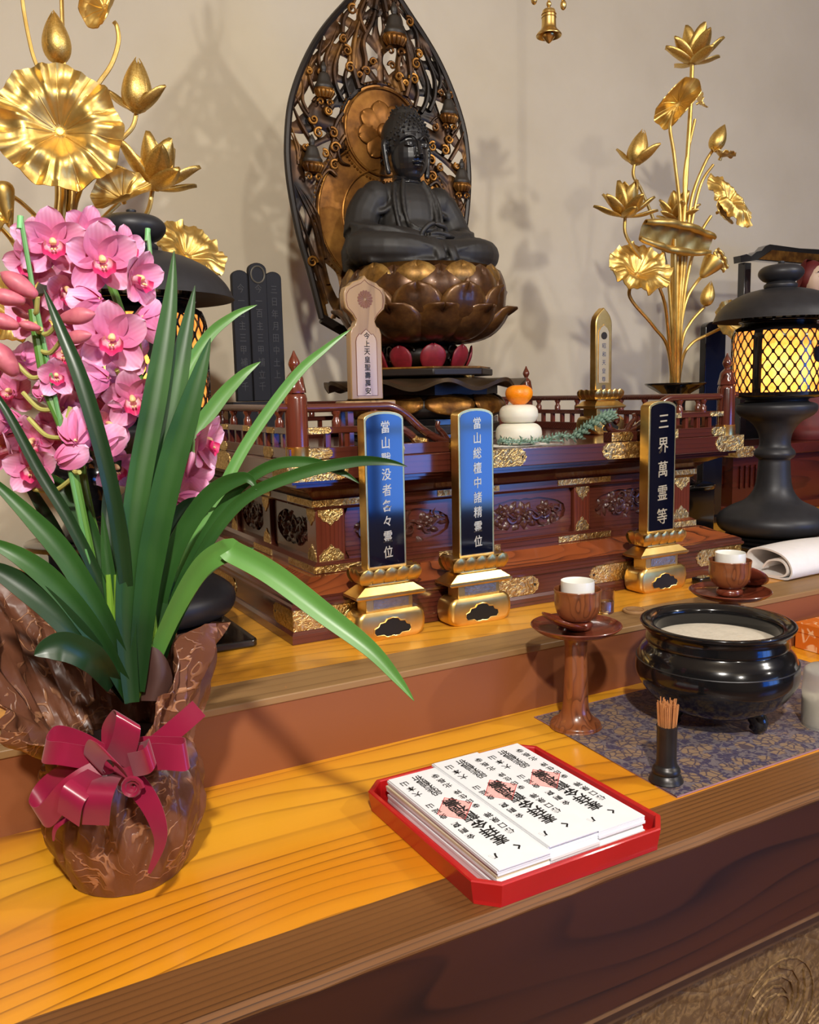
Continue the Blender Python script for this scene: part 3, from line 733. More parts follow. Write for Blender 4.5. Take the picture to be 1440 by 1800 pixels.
# ------------------------------------------------------------------ halo
HYY = 2.105
ha = thing('flame_halo', 'tall pointed openwork gilt halo standing behind the seated statue', 'halo', (AC, HYY, 1.43))
def hp(x, y, dy=0): p = at(x, y, Y=HYY); return V((p.x-AC, dy, p.z-1.43))
left = [(566, 560), (556, 520), (543, 470), (527, 415), (514, 350), (507, 300), (505, 255), (509, 195), (520, 150), (538, 105), (560, 65), (585, 32), (612, 2), (640, -32), (668, -75), (690, -130)]
L = [hp(x, y) for x, y in left]
L[-1].x = 0.0
for q in L: q.x = min(q.x, 0)
Rr = [V((-q.x, q.y, q.z)) for q in L[:-1]]
rim_pts = catmull(L, 4)+catmull(list(reversed(Rr+[L[-1]]))[0:], 4)[1:]
part('rim', MB().tube(rim_pts, .0088, 8, flat=1.3), SOOT, ha, world=False)
inner = []
def disc(c, r, name, mat, dy, rx=1.0):
    pr = [(.0001, -.004), (r*.55, -.003), (r*.8, -.001), (r*.94, .004), (r, .003), (r, .011)]
    M = Matrix.Translation((c[0], dy, c[1])) @ Matrix.Rotation(-PI/2, 4, 'X') @ Matrix.Diagonal((rx, 1, 1, 1))
    return part(name, MB().lathe(pr, 56, M), mat, ha)
hc = hp(681, 236); bc = hp(690, 385)
hc = (0, hc.z); bc = (0, bc.z)
HR, BR = .118, .198
dh = disc(hc, HR, 'head_disc', HALOG, -.008)
db = disc(bc, BR, 'body_disc', HALOG, -.001)
part('disc_ring', MB().tube([(BR*.62*math.cos(t*PI/30), -.006, bc[1]+BR*.62*math.sin(t*PI/30)) for t in range(60)], .003, 6, closed=True), OLDG, db)
part('disc_ring', MB().tube([(BR*.96*math.cos(t*PI/30), -.004, bc[1]+BR*.96*math.sin(t*PI/30)) for t in range(60)], .003, 6, closed=True), OLDG, db)
part('disc_ring', MB().tube([(HR*.93*math.cos(t*PI/30), -.010, hc[1]+HR*.93*math.sin(t*PI/30)) for t in range(60)], .003, 6, closed=True), OLDG, dh)
fl = petal_mesh(.026, .062, .006, 'disc_petal', mat=HALOG)
for i in range(8):
    a = 2*PI*i/8+.2
    M = Matrix.Translation((.016*math.cos(a), -.014, hc[1]+.016*math.sin(a))) @ Matrix.Rotation(-a+PI/2, 4, 'Y')
    o = put('disc_petal', fl, dh, M=M); k = o.modifiers.new('solid', 'SOLIDIFY'); k.thickness = .002
part('disc_boss', MB().ell((0, -.018, hc[1]), (.022, .008, .022), 18, 8), HALOG, dh)
for c, r, n, d in ((hc, HR, 76, dh), (bc, BR, 110, db)):
    mb = MB()
    for i in range(n):
        a = 2*PI*i/n; x, z = (r+.006)*math.cos(a), c[1]+(r+.006)*math.sin(a)
        o_ = hc if c is bc else bc; r_ = HR if c is bc else BR
        if c is bc and math.hypot(x, z-o_[1]) < r_: continue
        mb.ell((x, -.004, z), (.0042, .0042, .0042), 6, 4)
    k = part('bead_row', mb, OLDG, d); k['kind'] = 'stuff'
# openwork plate: flame strands with teardrop gaps, cut as one pierced sheet with relief
def half_w(z):
    for p, q in zip(rim_pts, rim_pts[1:]):
        if p.x <= 0 and q.x <= 1e-6 and p.z <= z <= q.z: return -(p.x+(q.x-p.x)*(z-p.z)/max(1e-6, q.z-p.z))
    return 0
ZL, ZH = min(p.z for p in rim_pts), max(p.z for p in rim_pts)
def fld(x, z):
    hw = HWT[min(len(HWT)-1, max(0, int((z-ZL)/(ZH-ZL)*(len(HWT)-1))))]
    if hw < .004 or abs(x) > hw: return -1
    dh_, db_ = math.hypot(x, z-hc[1])-HR, math.hypot(x, z-bc[1])-BR
    if min(dh_, db_) < -.006: return -1
    s = abs(x)/hw; tw = min(dh_, db_)
    ph = 3.1*s**.85+.30*math.sin(17*z+5*s)+.16*math.sin(41*z+11*s+x*20)
    f = math.cos(2*PI*ph)
    g = math.cos(2*PI*(z*6.5+1.3*s+.2*math.sin(25*x)))
    h = math.cos(2*PI*(7*math.atan2(z-hc[1], abs(x)+.02)/PI+9*tw))
    v = max(f-.12, (g-.86)*2.5, .7*h-.42)
    return min(1, max(v, 1-abs(tw-.004)/.006 if tw < .012 else -1, .8-(1-s)*hw/.009))
HWT = [half_w(ZL+(ZH-ZL)*i/400) for i in range(401)]
STP = .0033
nx = int(.30/STP); nz = int((ZH-ZL)/STP)
F = {}
for j in range(nz+1):
    for i in range(-nx, nx+1): F[(i, j)] = fld(i*STP, ZL+j*STP)
ow = MB(); vid = {}
def vtx(key, x, z, d):
    if key not in vid: vid[key] = len(ow.v); ow.v.append((x, -.003-.006*max(0, min(1, d)), z))
    return vid[key]
for j in range(nz):
    for i in range(-nx, nx):
        cs = [(i, j), (i+1, j), (i+1, j+1), (i, j+1)]; vals = [F[c] for c in cs]
        if max(vals) <= 0: continue
        poly = []
        for k in range(4):
            a, c = cs[k], cs[(k+1) % 4]; fa, fc = vals[k], vals[(k+1) % 4]
            if fa > 0: poly.append(vtx(a, a[0]*STP, ZL+a[1]*STP, fa))
            if (fa > 0) != (fc > 0):
                t = min(.98, max(.02, fa/(fa-fc))); key = (a, c) if a < c else (c, a)
                poly.append(vtx(key, (a[0]+(c[0]-a[0])*t)*STP, ZL+(a[1]+(c[1]-a[1])*t)*STP, 0))
        if len(poly) >= 3: ow.f.append(tuple(poly))
part('openwork_flames', ow, FILI, ha, solid=.006, off=-1, ang=70)
def taper(n, r, k=.35): return [r*(k+(1-k)*math.sin(PI*min(1, .12+.88*i/(n-1)))**.8) if i > n*.5 else r for i in range(n)]
def flame(pts, r=.0062, mir=True, end=.25, mat=None):
    for s in ((1, -1) if mir else (1,)):
        q = [hp(x, y, -.007) for x, y in pts]; q = [V((p.x*s, p.y, p.z)) for p in q]
        c = catmull(q, 5); n = len(c)
        part('flame_tongue', MB().tube(c, [r*(1-(1-end)*max(0, (i/(n-1)-.35)/.65)**1.3) for i in range(n)], 7, flat=1.1), mat or FILI, ha)
def curl(x, y, R, a0, sg=1, r=.0042, mir=True, mat=None):
    R = R*.0015
    for s in ((1, -1) if mir else (1,)):
        c = hp(x, y, -.011)
        pts = [V(((c.x+R*(1-t/22)*math.cos(a0+sg*t*.5))*s, c.y-.0003*t, c.z+R*(1-t/22)*math.sin(a0+sg*t*.5))) for t in range(19)]
        part('scroll', MB().tube(pts, [r*(1-t/30) for t in range(18)]+[r*.75], 7), mat or OLDG, ha)
for pts, r in (([(572, 535), (552, 470), (536, 410), (514, 350)], .006), ([(575, 500), (560, 440), (545, 385), (516, 325)], .0062), ([(570, 455), (562, 415), (552, 385), (530, 340)], .0058),
               ([(563, 420), (556, 380), (540, 350), (524, 330)], .005), ([(566, 470), (552, 452), (541, 425), (535, 400)], .0045), ([(590, 310), (575, 300), (560, 320), (552, 345)], .005),
               ([(546, 252), (530, 225), (520, 205), (512, 185)], .0062), ([(560, 245), (545, 215), (528, 190), (516, 165)], .0055), ([(522, 290), (520, 265), (516, 250), (510, 236)], .0045), ([(520, 285), (524, 262), (518, 245), (511, 225)], .0035),
               ([(600, 178), (588, 152), (585, 120), (596, 85), (612, 52)], .0068), ([(584, 170), (572, 140), (570, 105), (582, 75), (592, 48)], .0070), ([(566, 132), (558, 110), (560, 88), (566, 66)], .0062), ([(552, 165), (543, 142), (541, 120), (548, 98)], .006),
               ([(540, 200), (530, 178), (531, 155), (528, 138)], .005), ([(612, 172), (604, 140), (612, 105), (606, 75), (618, 40)], .0056), ([(628, 158), (618, 120), (620, 80), (628, 45), (645, 5)], .0085), ([(632, 150), (640, 112), (636, 75), (652, 40), (660, 5), (664, -30)], .008),
               ([(640, 60), (630, 30), (640, 0), (652, -30)], .007), ([(656, 20), (664, -20), (676, -60), (686, -110)], .008), ([(600, 60), (602, 35), (615, 15), (628, -8)], .0065), ([(640, -5), (636, -30), (650, -55)], .006),
               ([(548, 180), (556, 172), (570, 178), (582, 192)], .0045), ([(600, 200), (590, 215), (585, 235), (596, 250)], .0062), ([(604, 240), (592, 262), (598, 285), (614, 292)], .006), ([(575, 225), (584, 245), (578, 265), (588, 285)], .005)):
    flame(pts, r)
for x, y, R, a0, sg in ((612, 122, 10, 0, 1), (606, 92, 9, 2, -1), (600, 72, 7, 1, 1), (548, 212, 8, 3, 1), (557, 236, 9, 1, 1), (582, 236, 9, 2, -1), (586, 262, 10, 0, 1), (568, 272, 7, 2, -1), (585, 292, 9, 1, 1), (546, 462, 10, 0, 1), (640, 128, 8, 3, -1), (652, 112, 7, 0, 1), (616, 20, 9, 1, 1), (575, 198, 7, 2, 1), (533, 260, 6, 1, -1), (560, 130, 6, 0, 1), (540, 128, 6, 2, -1), (628, 135, 6, 0, 1)):
    curl(x, y, R, a0, sg)
def mini(x, y, k):
    c = hp(x, y, -.018)
    S = Matrix.Translation(c) @ Matrix.Scale(k, 4)
    o = part('small_seated_figure', MB().lathe(smooth_prof([(.024, 0), (.025, .006), (.020, .014), (.0155, .028), (.012, .036), (.006, .040), (.0075, .045), (.008, .052), (.005, .058), (.0035, .062), (.001, .065)], 3), 16, S @ Matrix.Diagonal((1, .7, 1, 1))), plain('small_figure_dark', lin(44, 38, 30), .5) if 'small_figure_dark' not in MATS else MATS['small_figure_dark'], ha)
    cup = MB()
    for i in range(7):
        a = PI+PI*i/6
        cup.tube([V((math.cos(a)*(.016+.010*t/5), math.sin(a)*(.010+.006*t/5)*1.0, -.022+.020*math.sin(t/5*PI/2))) for t in range(6)], [.003, .006, .0075, .0075, .006, .003], 7, S)
    cup.lathe([(.001, -.026), (.014, -.022), (.022, -.006), (.025, 0)], 16, S @ Matrix.Diagonal((1, .7, 1, 1)))
    part('lotus_cup', cup, OLDG, o)
    cl = MB()
    for s in (-1, 1):
        cl.tube([V((s*(.012+.009*(1-t/16)*math.cos(t*.55)), -.004, -.034+.009*(1-t/16)*math.sin(t*.55))) for t in range(13)], [.0036*(1-t/22) for t in range(13)], 6, S)
    part('cup_scroll', cl, OLDG, o)
for x, y, k in ((688, 66, 1.25), (565, 160, 1.0), (545, 289, 1.05), (783, 205, 1.0), (806, 325, 1.0)): mini(x, y, k)
part('halo_post', MB().box(-.03, .03, 0, .02, -.0, .30), SOOT, ha)
part('halo_base_leaves', MB().tube([hp(566, 560), hp(600, 580), hp(690, 590), V((-hp(600, 580).x, 0, hp(600, 580).z)), V((-hp(566, 560).x, 0, hp(566, 560).z))], .014, 8), SOOT, ha)
part('halo_foot', MB().box(-.09, .09, .005, .035, -.0412, .004), SOOT, ha)
# ------------------------------------------------------------------ memorial tablets on the step
SILV = plain('silvered_engraved_panel', lin(190, 180, 160), .3, 1, .2, 90, bump=.5)
HOLLOW_SHADE = plain('hollow_shade_black', lin(10, 8, 8), .6)
LETTER = plain('gilded_lettering', lin(226, 206, 160), .35, .6, .05, 50)
def rrect(w, d, r, n=5):
    o = []
    for cx, cy, a0 in ((w-r, d-r, 0), (-w+r, d-r, 90), (-w+r, -d+r, 180), (w-r, -d+r, 270)):
        for i in range(n+1):
            a = rad(a0+90*i/n); o.append((cx+r*math.cos(a), cy+r*math.sin(a)))
    return o
def arch(w, z0, z1, rise, n=10):
    return [(w, z0), (w, z1-rise)]+[(w*math.cos(PI*i/n), z1-rise+rise*math.sin(PI*i/n)) for i in range(1, n)]+[(-w, z1-rise), (-w, z0)]
def yprism(out, y0, y1): return MB().ngon_stack([[(a, y, b) for a, b in out] for y in (y1, y0)])
def pill(u):
    """drum side profile, z from 0 to 1"""
    return .55+.45*math.sqrt(max(0, 1-(2*u-1)**2))
ip = petal_mesh(.0150, .0300, .0055, 'cup_petal', .0, GOLD)
def ihai_base(t, w=.13, dp=.046):
    rings = []
    for i in range(11):
        u = i/10; k = .012*(math.sqrt(max(0, 1-(2*u-1)**2))-1)
        rings.append([(x, y, .0005+u*.052) for x, y in rrect(w/2+k, dp/2+k*.25, .012)])
    dr_ = part('base_drum', MB().ngon_stack(rings), GOLD, t)
    op = [(-.03, .010), (-.017, .010), (-.012, .006), (-.004, .006), (0, .0075), (.004, .006), (.012, .006), (.017, .010), (.03, .010), (.034, .016), (.033, .023), (.026, .026), (.023, .032), (.014, .033), (.010, .038), (0, .040), (-.010, .038), (-.014, .033), (-.023, .032), (-.026, .026), (-.033, .023), (-.034, .016)]
    op = [(x*w/.13, z) for x, z in op]
    part('drum_opening_shade', yprism(op, -dp/2-.0006, -dp/2+.006), HOLLOW_SHADE, dr_)  # solid inset, the shade of a hollow drum put into its black colour
    part('opening_rim', MB().tube([(x, -dp/2-.0006, z) for x, z in op], .0011, 6, closed=True), GOLD, dr_)
    part('base_neck', MB().box(-w*.33, w*.33, -dp*.33, dp*.33, .052, .077), GOLD, t, bevel=.001)
    part('engraved_panel', MB().box(-w*.23, w*.27, -dp*.33-.0008, -dp*.33, .056, .073), SILV, t)
    part('sloped_tier', MB().ngon_stack([[(x*k, y*k2, z) for x, y in ((-1, -1), (1, -1), (1, 1), (-1, 1))] for k, k2, z in ((w*.46, dp*.46, .076), (w*.49, dp*.5, .079), (w*.49, dp*.5, .083), (w*.47, dp*.47, .084), (w*.34, dp*.34, .097), (w*.30, dp*.3, .0985))]), GOLD, t, ang=25)
    part('bead_moulding', MB().ngon_stack([[(x, y, z) for x, y in rrect(w*k, dp*k, .006)] for k, z in ((.29, .098), (.32, .100), (.32, .103), (.28, .106))]), GOLD, t)
    part('lotus_cup', MB().ngon_stack([[(x*k, y*k2, z) for x, y in ((-1, -1), (1, -1), (1, 1), (-1, 1))] for k, k2, z in ((w*.30, dp*.30, .105), (w*.38, dp*.38, .115), (w*.43, dp*.43, .128), (w*.40, dp*.4, .1295))]), GOLD, t, ang=25)
    for i in range(5):
        x = (i-2)*w*.165
        for ys in (-1, 1):
            put('cup_petal', ip, t, M=Matrix.Translation((x, ys*dp*.36, .103)) @ Matrix.Rotation(0 if ys < 0 else PI, 4, 'Z') @ Matrix.Rotation(rad(18), 4, 'X'))
    for i in range(2 if dp < .06 else 3):
        y = (i-.5)*dp*.3 if dp < .06 else (i-1)*dp*.24
        for xs in (-1, 1):
            put('cup_petal', ip, t, M=Matrix.Translation((xs*w*.36, y, .103)) @ Matrix.Rotation(-PI/2 if xs < 0 else PI/2, 4, 'Z') @ Matrix.Rotation(rad(18), 4, 'X'))
def ihai(l, r, chars, size, pitch, top, label, hgt=.407, face=NAVY):
    a, c = at(*l, Z=SZ), at(*r, Z=SZ)
    w_ = c.x-a.x; Yf = (a.y+c.y)/2; cx = (a.x+c.x)/2
    t = thing('memorial_tablet', label, 'tablet', (cx-.008, 1.3590, SZ), 0, 'gold framed memorial tablets on the step')
    ihai_base(t, .143, .056)
    bd = part('tablet_board', yprism(arch(.0395, .1285, hgt, .014), -.013, .013), GOLD, t, bevel=.001)
    part('lacquer_face', yprism(arch(.0352, .1325, hgt-.005, .012), -.0137, -.012), face, bd)
    column(chars, size, pitch, LETTER, bd, Matrix.Translation((.002, -.0139, top)) @ FRONT, .85, offset=.00025, shear=.06)
    return t
ihai((645, 1129), (741, 1111), '當山戰没者各々霊位', .0225, .0278, .393, 'blue memorial tablet on gold lotus base, the leftmost of three on the step')
ihai((803, 1102), (898, 1085), '當山総檀中諸精霊位', .0225, .0278, .393, 'blue memorial tablet on gold lotus base, the middle of three on the step')
ihai((1131, 1048), (1227, 1032), '三界萬霊等', .036, .051, .392, 'near-black memorial tablet with five large gold characters, behind the incense bowl', hgt=.410)
# ------------------------------------------------------------------ plain wooden tablet with crest, on its stand
WT = wood('pale_brown_tablet_wood', lin(170, 140, 98), lin(150, 118, 78), lin(100, 74, 46), 'Z', 14, 6, .1, .35, .7, .3)
WT2 = wood('pale_inset_wood', lin(196, 172, 140), lin(178, 150, 116), lin(132, 104, 76), 'Z', 14, 5, .1, .25, .7, .4)
CREST = plain('crest_brown_print', lin(112, 66, 46), .5)
INK = plain('black_brush_ink', lin(28, 22, 20), .7)
WY_ = 1.545
p = at(643, 712, Y=WY_)
st = thing('tablet_stand', 'small plain wooden stand behind the balustrade carrying the pale wooden tablet', 'stand', (p.x, WY_, 1.389))
part('stand_top', MB().box(-.062, .062, -.028, .028, .080, .0885), ROSE, st, bevel=.001)
for x in (-.05, .038):
    for y in (-.022, .012): part('leg', MB().box(x, x+.012, y, y+.012, 0, .080), ROSEZ, st)
wt = thing('wooden_tablet', 'pale wooden tablet with chrysanthemum crest and flower-shaped head behind the balustrade', 'tablet', (p.x, WY_, 1.478))
part('foot', MB().box(-.056, .056, -.024, .024, 0, .011), WT, wt, bevel=.003)
hf = [(.035, .0115), (.034, .138), (.030, .149), (.024, .153), (.0205, .162), (.026, .172), (.032, .178), (.042, .186), (.0455, .200), (.0455, .214), (.041, .226), (.032, .230), (.026, .236), (.014, .240), (.006, .243)]
out = [(x, z+.002) for x, z in hf]+[(0, .252)]+[(-x, z+.002) for x, z in reversed(hf)]
bd = part('board', yprism(out, -.010, .010), WT, wt, bevel=.002)
inn = [(x*.88, .206+(z-.206)*.88) for x, z in out[5:25]]
hdp = [(.019, .168), (.027, .180), (.037, .190), (.040, .203), (.039, .215), (.033, .224), (.020, .231), (.008, .236)]
part('head_line', MB().tube([(x, -.0101, z) for x, z in hdp+[(0, .243)]+[(-x, z) for x, z in reversed(hdp)]], .0007, 5), CREST, bd)
ins = [(.0225, .021), (.0225, .125), (.0205, .133), (.015, .140), (.011, .139), (.006, .144), (0, .149), (-.006, .144), (-.011, .139), (-.015, .140), (-.0205, .133), (-.0225, .125), (-.0225, .021)]
part('inset_panel', yprism(ins, -.0108, -.009), WT2, bd)
part('inset_edge', MB().tube([(x, -.0106, z) for x, z in ins], .0008, 5, closed=True), CREST, bd)
cr = MB()
for i in range(16):
    a0, a1 = 2*PI*i/16+.03, 2*PI*(i+1)/16-.03; r = .0165
    cr.ngon_stack([[(q*math.cos(aa), y, .206+q*1.05*math.sin(aa)) for q, aa in ((.002, (a0+a1)/2), (r*.9, a0), (r, (a0*2+a1)/3), (r, (a0+a1*2)/3), (r*.9, a1))] for y in (-.0100, -.0107)])
part('chrysanthemum_crest', cr, CREST, bd)
column('今上天皇聖壽萬安', .0138, .0152, INK, bd, Matrix.Translation((.001, -.0109, .144)) @ FRONT, .95, offset=.0002)
# ------------------------------------------------------------------ gold tablet at the right of the dais
c = at(1063, 764, Z=1.3885); gy = c.y+.03
gt = thing('gold_tablet', 'slim gold tablet with pointed top and small round crest, behind the fern garland', 'tablet', (c.x+.012, gy, 1.3888))
gt.scale = (.9, .9, .86)
ihai_base(gt, .115, .085)
top = at(1063, 541, Y=gy).z; H = (top-1.3888)/.86
g2 = [(.030, .1285), (.030, H-.052), (.029, H-.04), (.024, H-.026), (.015, H-.014), (.006, H-.006)]
bd = part('tablet_board', yprism(g2+[(0, H)]+[(-x, z) for x, z in reversed(g2)], -.012, .012), GOLD, gt, bevel=.003)
PG = plain('pale_gold_panel', lin(206, 188, 150), .35, .6, .06)
i2 = [(.019, .15), (.019, H-.07), (.014, H-.062), (.012, H-.058), (.006, H-.055), (0, H-.05)]
part('inset_panel', yprism(i2+[(-x, z) for x, z in reversed(i2[:-1])], -.0128, -.011), PG, bd)
part('inset_edge', MB().tube([(x, -.0127, z) for x, z in i2+[(-x, z) for x, z in reversed(i2[:-1])]], .001, 5, closed=True), GOLD, bd)
part('crest', MB().lathe([(.0105, 0), (.0105, .0012)], 20, Matrix.Translation((0, -.0128, H-.081)) @ Matrix.Rotation(PI/2, 4, 'X')), INK, bd)
column('昭和天皇尊儀', .0165, .024, plain('slate_ink', lin(70, 74, 100), .6), bd, Matrix.Translation((0, -.0129, H-.098)) @ FRONT, .9)
# ------------------------------------------------------------------ dark triple tablet at the left rear
ty = 2.0
c = at(455, 706, Y=ty); l, r = at(411, 600, Y=ty), at(497, 600, Y=ty); tp = at(446, 463, Y=ty)
W2 = (r.x-l.x)/2; cx = (l.x+r.x)/2
sd = thing('tablet_plinth', 'dark low plinth behind the left balustrade under the triple tablet', 'stand', (cx, ty, 1.389))
part('plinth_body', MB().box(-.075, .075, -.03, .03, 0, c.z-1.389-.008), BOARD, sd, bevel=.002)
part('plinth_top', MB().box(-.082, .082, -.036, .036, c.z-1.389-.008, c.z-1.389), BOARD, sd, bevel=.001)
dt = thing('dark_tablet', 'dark slate tablet of three joined round-topped boards with faint writing', 'tablet', (cx, ty, c.z))
H = tp.z-c.z
for k, (x0, x1, h_, yy) in enumerate(((-W2, -W2*.34, H*.945, 0), (W2*.34, W2, H*.945, 0), (-W2*.36, W2*.36, H, -.006))):
    ww = (x1-x0)/2; xc = (x0+x1)/2
    bd = part('tablet_board', yprism([(xc+a, z) for a, z in arch(ww, .001, h_, ww*.75)], yy-.008, yy+.008), BOARD, dt, bevel=.002)
    FAINT = MATS.get('faint_gold_ink') or plain('faint_gold_ink', lin(48, 47, 47), .6)
    column(('二日正月田中山上', '今一百主三甲補立千', '三日年月田中土上')[(k+1) % 3 if k < 2 else 1], .022, H*.088, FAINT, bd, Matrix.Translation((xc, yy-.0083, H*.86)) @ FRONT, .8)
    if k == 2: part('ring_emblem', MB().tube([(xc+.0165*math.cos(a*PI/14), yy-.0085, H*.915+.019*math.sin(a*PI/14)) for a in range(28)], .0022, 6, closed=True), plain('dull_brass_ring', lin(92, 88, 78), .5, .4), bd)
# ------------------------------------------------------------------ rice cakes, mandarin, garland
RICE = plain('white_rice_cake', lin(226, 222, 204), .5, 0, .03, 20, Subsurface_Weight=.1)
MX, MY = at(912, 770, Y=1.475).x, 1.475
def cake(z0, r, h, label, seam=False):
    pr = smooth_prof([(.0001, 0), (r*.75, .0005), (r*.96, h*.25), (r, h*.5), (r*.93, h*.8), (r*.65, h*.98), (.0001, h)], 4)
    o = part('rice_cake', MB().lathe(pr, 36, Matrix.Translation((MX, MY, z0))), RICE, None)
    return tag(o, label, 'rice cake', 'stacked rice cakes')
cake(1.3915, .0485, .044, 'larger flat white rice cake at the bottom of the stack on the dais')
cake(1.4357, .0405, .0375, 'smaller white rice cake on top of the larger one')
ORG = NT('mandarin_peel'); _v = ORG.coord()
ORG.base(ORG.ramp(ORG.noise(_v, 40, 3), [(.3, lin(240, 128, 6)), (.7, lin(252, 152, 18))])); ORG.set(Roughness=.36); ORG.bump(ORG.noise(_v, 420, 2), .35, .002); ORG = ORG.m
mo = thing('mandarin_orange', 'bright mandarin orange topping the white rice cakes', 'fruit', (MX+.001, MY, 1.4730))
part('peel', MB().lathe(smooth_prof([(.0001, .002), (.012, .0005), (.0245, .012), (.0285, .023), (.0245, .0345), (.012, .0405), (.004, .0385), (.0001, .0375)], 4), 36, ripple=lambda a, z: 1+.012*math.cos(9*a)), ORG, mo)
part('stem_scar', MB().lathe([(.0001, .0385), (.0025, .0395), (.0015, .0405), (.0001, .0405)], 8), plain('stem_scar_green', lin(120, 120, 50), .6), mo)
GARL = plain('dusty_green_fern', lin(134, 164, 146), .6, 0, .25, 60)
ga = thing('fern_garland', 'dusty green artificial fern garland draped beside the white rice cakes', 'garland', (MX, MY, 1.389))
gp = [at(858, 771, Z=1.392), at(880, 776, Y=1.412)+V((0, 0, .002)), at(912, 780, Y=1.410)+V((0, 0, .002)), at(950, 775, Y=1.412), at(985, 765, Y=1.415), at(1012, 768, Y=1.41), at(1030, 753, Y=1.41), at(1050, 741, Y=1.41), at(1066, 733, Y=1.412), at(1078, 729, Y=1.412)]
gp = [V((q.x, min(q.y, 1.416), max(q.z, 1.397))) for q in gp]
gc = catmull(gp, 8)
part('stem', MB().tube(gc, .0016, 6), GARL, ga, world=True)
rnd = random.Random(2)
lf = MB().grid(4, 7, lambda u, v: ((u-.5)*.010*math.sin(PI*(.1+.85*v)), -.004*math.sin(PI*v), v*.020))
lfm = mesh(lf, 'fern_leaflet', GARL)
for i, q in enumerate(gc[:-1]):
    d = (gc[i+1]-q).normalized()
    big = .95 if i > 38 else .6
    for k in range(3):
        a = k*2*PI/3+i*.5
        M = Matrix.Translation(q-V((MX, MY, 1.389))) @ d.to_track_quat('Y', 'Z').to_matrix().to_4x4() @ Matrix.Rotation(a, 4, 'Y') @ Matrix.Rotation(rad(-12), 4, 'X') @ Matrix.Scale(big*rnd.uniform(.7, 1), 4)
        if min((M @ V((x_, 0, .02))).z for x_ in (-.005, 0, .005)) < .001 or (M @ V((0, -.004, .012))).z < .001 or (M @ V((0, 0, .02))).y > -.049: continue
        put('leaflet', lfm, ga, M=M)
ws = part('paper_sheet', MB().box(MX-.075, MX+.078, MY-.048, MY+.05, 1.3888, 1.3894), plain('white_paper', lin(232, 230, 224), .8, 0, .02), None)
tag(ws, 'thin white paper laid under the stacked rice cakes', 'paper')
# ------------------------------------------------------------------ offerings on the lower table
CUPW = wood('zelkova_turned_wood', lin(154, 94, 54), lin(128, 70, 38), lin(66, 30, 18), 'Z', 26, 9, .35, .28, .7, .4)
CUPR = wood('red_turned_wood', lin(128, 62, 40), lin(106, 46, 30), lin(62, 26, 18), 'X', 16, 6, .2, .25, .7, .5)
PORC = plain('white_porcelain', lin(232, 232, 226), .25, 0, .02, coat=.3)
c1 = at(1011, 1272, Z=TZ)
Y1 = 1.062; X1 = at(1012, 1280, Y=Y1).x
pz = at(1013, 1112, Y=Y1).z
def cupstand(x, y, label, hgt, g):
    t = thing('offering_stand', label, 'stand', (x, y, TZ), 0, g)
    part('foot', MB().lathe(smooth_prof([(.0001, .0008), (.0395, .0008), (.0415, .004), (.040, .009), (.030, .016), (.023, .028), (.0205, .045)], 4), 36), CUPW, t)
    part('stem', MB().lathe(smooth_prof([(.0205, .044), (.0195, hgt*.45), (.0180, hgt*.75), (.0195, hgt-.012), (.026, hgt-.004)], 4), 32), CUPW, t)
    part('plate', MB().lathe(smooth_prof([(.0001, hgt-.004), (.03, hgt-.004), (.060, hgt+.003), (.0725, hgt+.012), (.0735, hgt+.014), (.071, hgt+.0145), (.058, hgt+.0072), (.0001, hgt+.0025)], 3), 44), CUPR, t)
    return t
def cup(x, y, z, label, g, white, rc=.0375):
    t = thing('wooden_cup', label, 'cup', (x, y, z), 0, g)
    part('foot_ring', MB().lathe(smooth_prof([(.0001, .001), (.019, .001), (.0245, .006), (.0225, .013), (.016, .0165)], 3), 32), CUPR, t)
    part('bowl', MB().lathe(smooth_prof([(.0001, .015), (.018, .0155), (.030, .023), (.0365, .038), (.0375, .060), (.0385, .0665), (.0365, .066), (.0345, .045), (.026, .027), (.0001, .022)], 4), 40), CUPW, t)
    part('porcelain_cup', MB().lathe(smooth_prof([(.0001, .024), (.020, .025), (.0262, .04), (.0272, .078), (.0258, .0785), (.0245, .06), (.018, .05), (.0001, .048)], 3), 36), PORC, t)
    return t
def lid(x, y, z, tilt, az, label, g, r=.0375):
    t = thing('covering_dish', label, 'dish', (x, y, z), 0, g)
    Mx = Matrix.Rotation(az, 4, 'Z') @ Matrix.Rotation(tilt, 4, 'Y')
    part('dish', MB().lathe(smooth_prof([(.0001, -.0015), (r*.5, -.001), (r*.9, .004), (r, .008), (r*.985, .0095), (r*.85, .006), (r*.4, .002), (.0001, .0015)], 3), 36, Mx), CUPR, t)
    part('knob', MB().lathe([(.004, -.008), (.008, -.007), (.008, -.003), (.005, -.0005)], 16, Mx), CUPR, t)
    return t
hg = pz-TZ
G1 = 'footed offering stands'; G2 = 'turned wooden cups'; G3 = 'cup lids'
cupstand(X1, Y1, 'tall footed wooden stand left of the black incense bowl', hg, G1)
cup(X1+.006, Y1+.004, TZ+hg+.004, 'turned wooden cup with white porcelain liner, on the left offering stand', G2, True)
lid(X1-.042, Y1-.018, TZ+hg+.0225, rad(-20), rad(170), 'small round wooden lid lying tilted on the left offering stand', G3)
p2 = at(1279, 1047, Z=TZ+hg+.004); X2, Y2 = p2.x, p2.y
Y2 = min(Y2, 1.085); 
p2 = at(1279, 1047, Y=Y2); h2 = p2.z-TZ-.004
cupstand(X2, Y2, 'footed wooden stand half hidden behind the black incense bowl', h2, G1)
cup(X2-.002, Y2, TZ+h2+.004, 'turned wooden cup with white porcelain liner, behind the black incense bowl', G2, True)
lid(X2+.040, Y2-.004, TZ+h2+.030, rad(38), rad(20), 'round wooden lid leaning against the cup behind the incense bowl', G3)
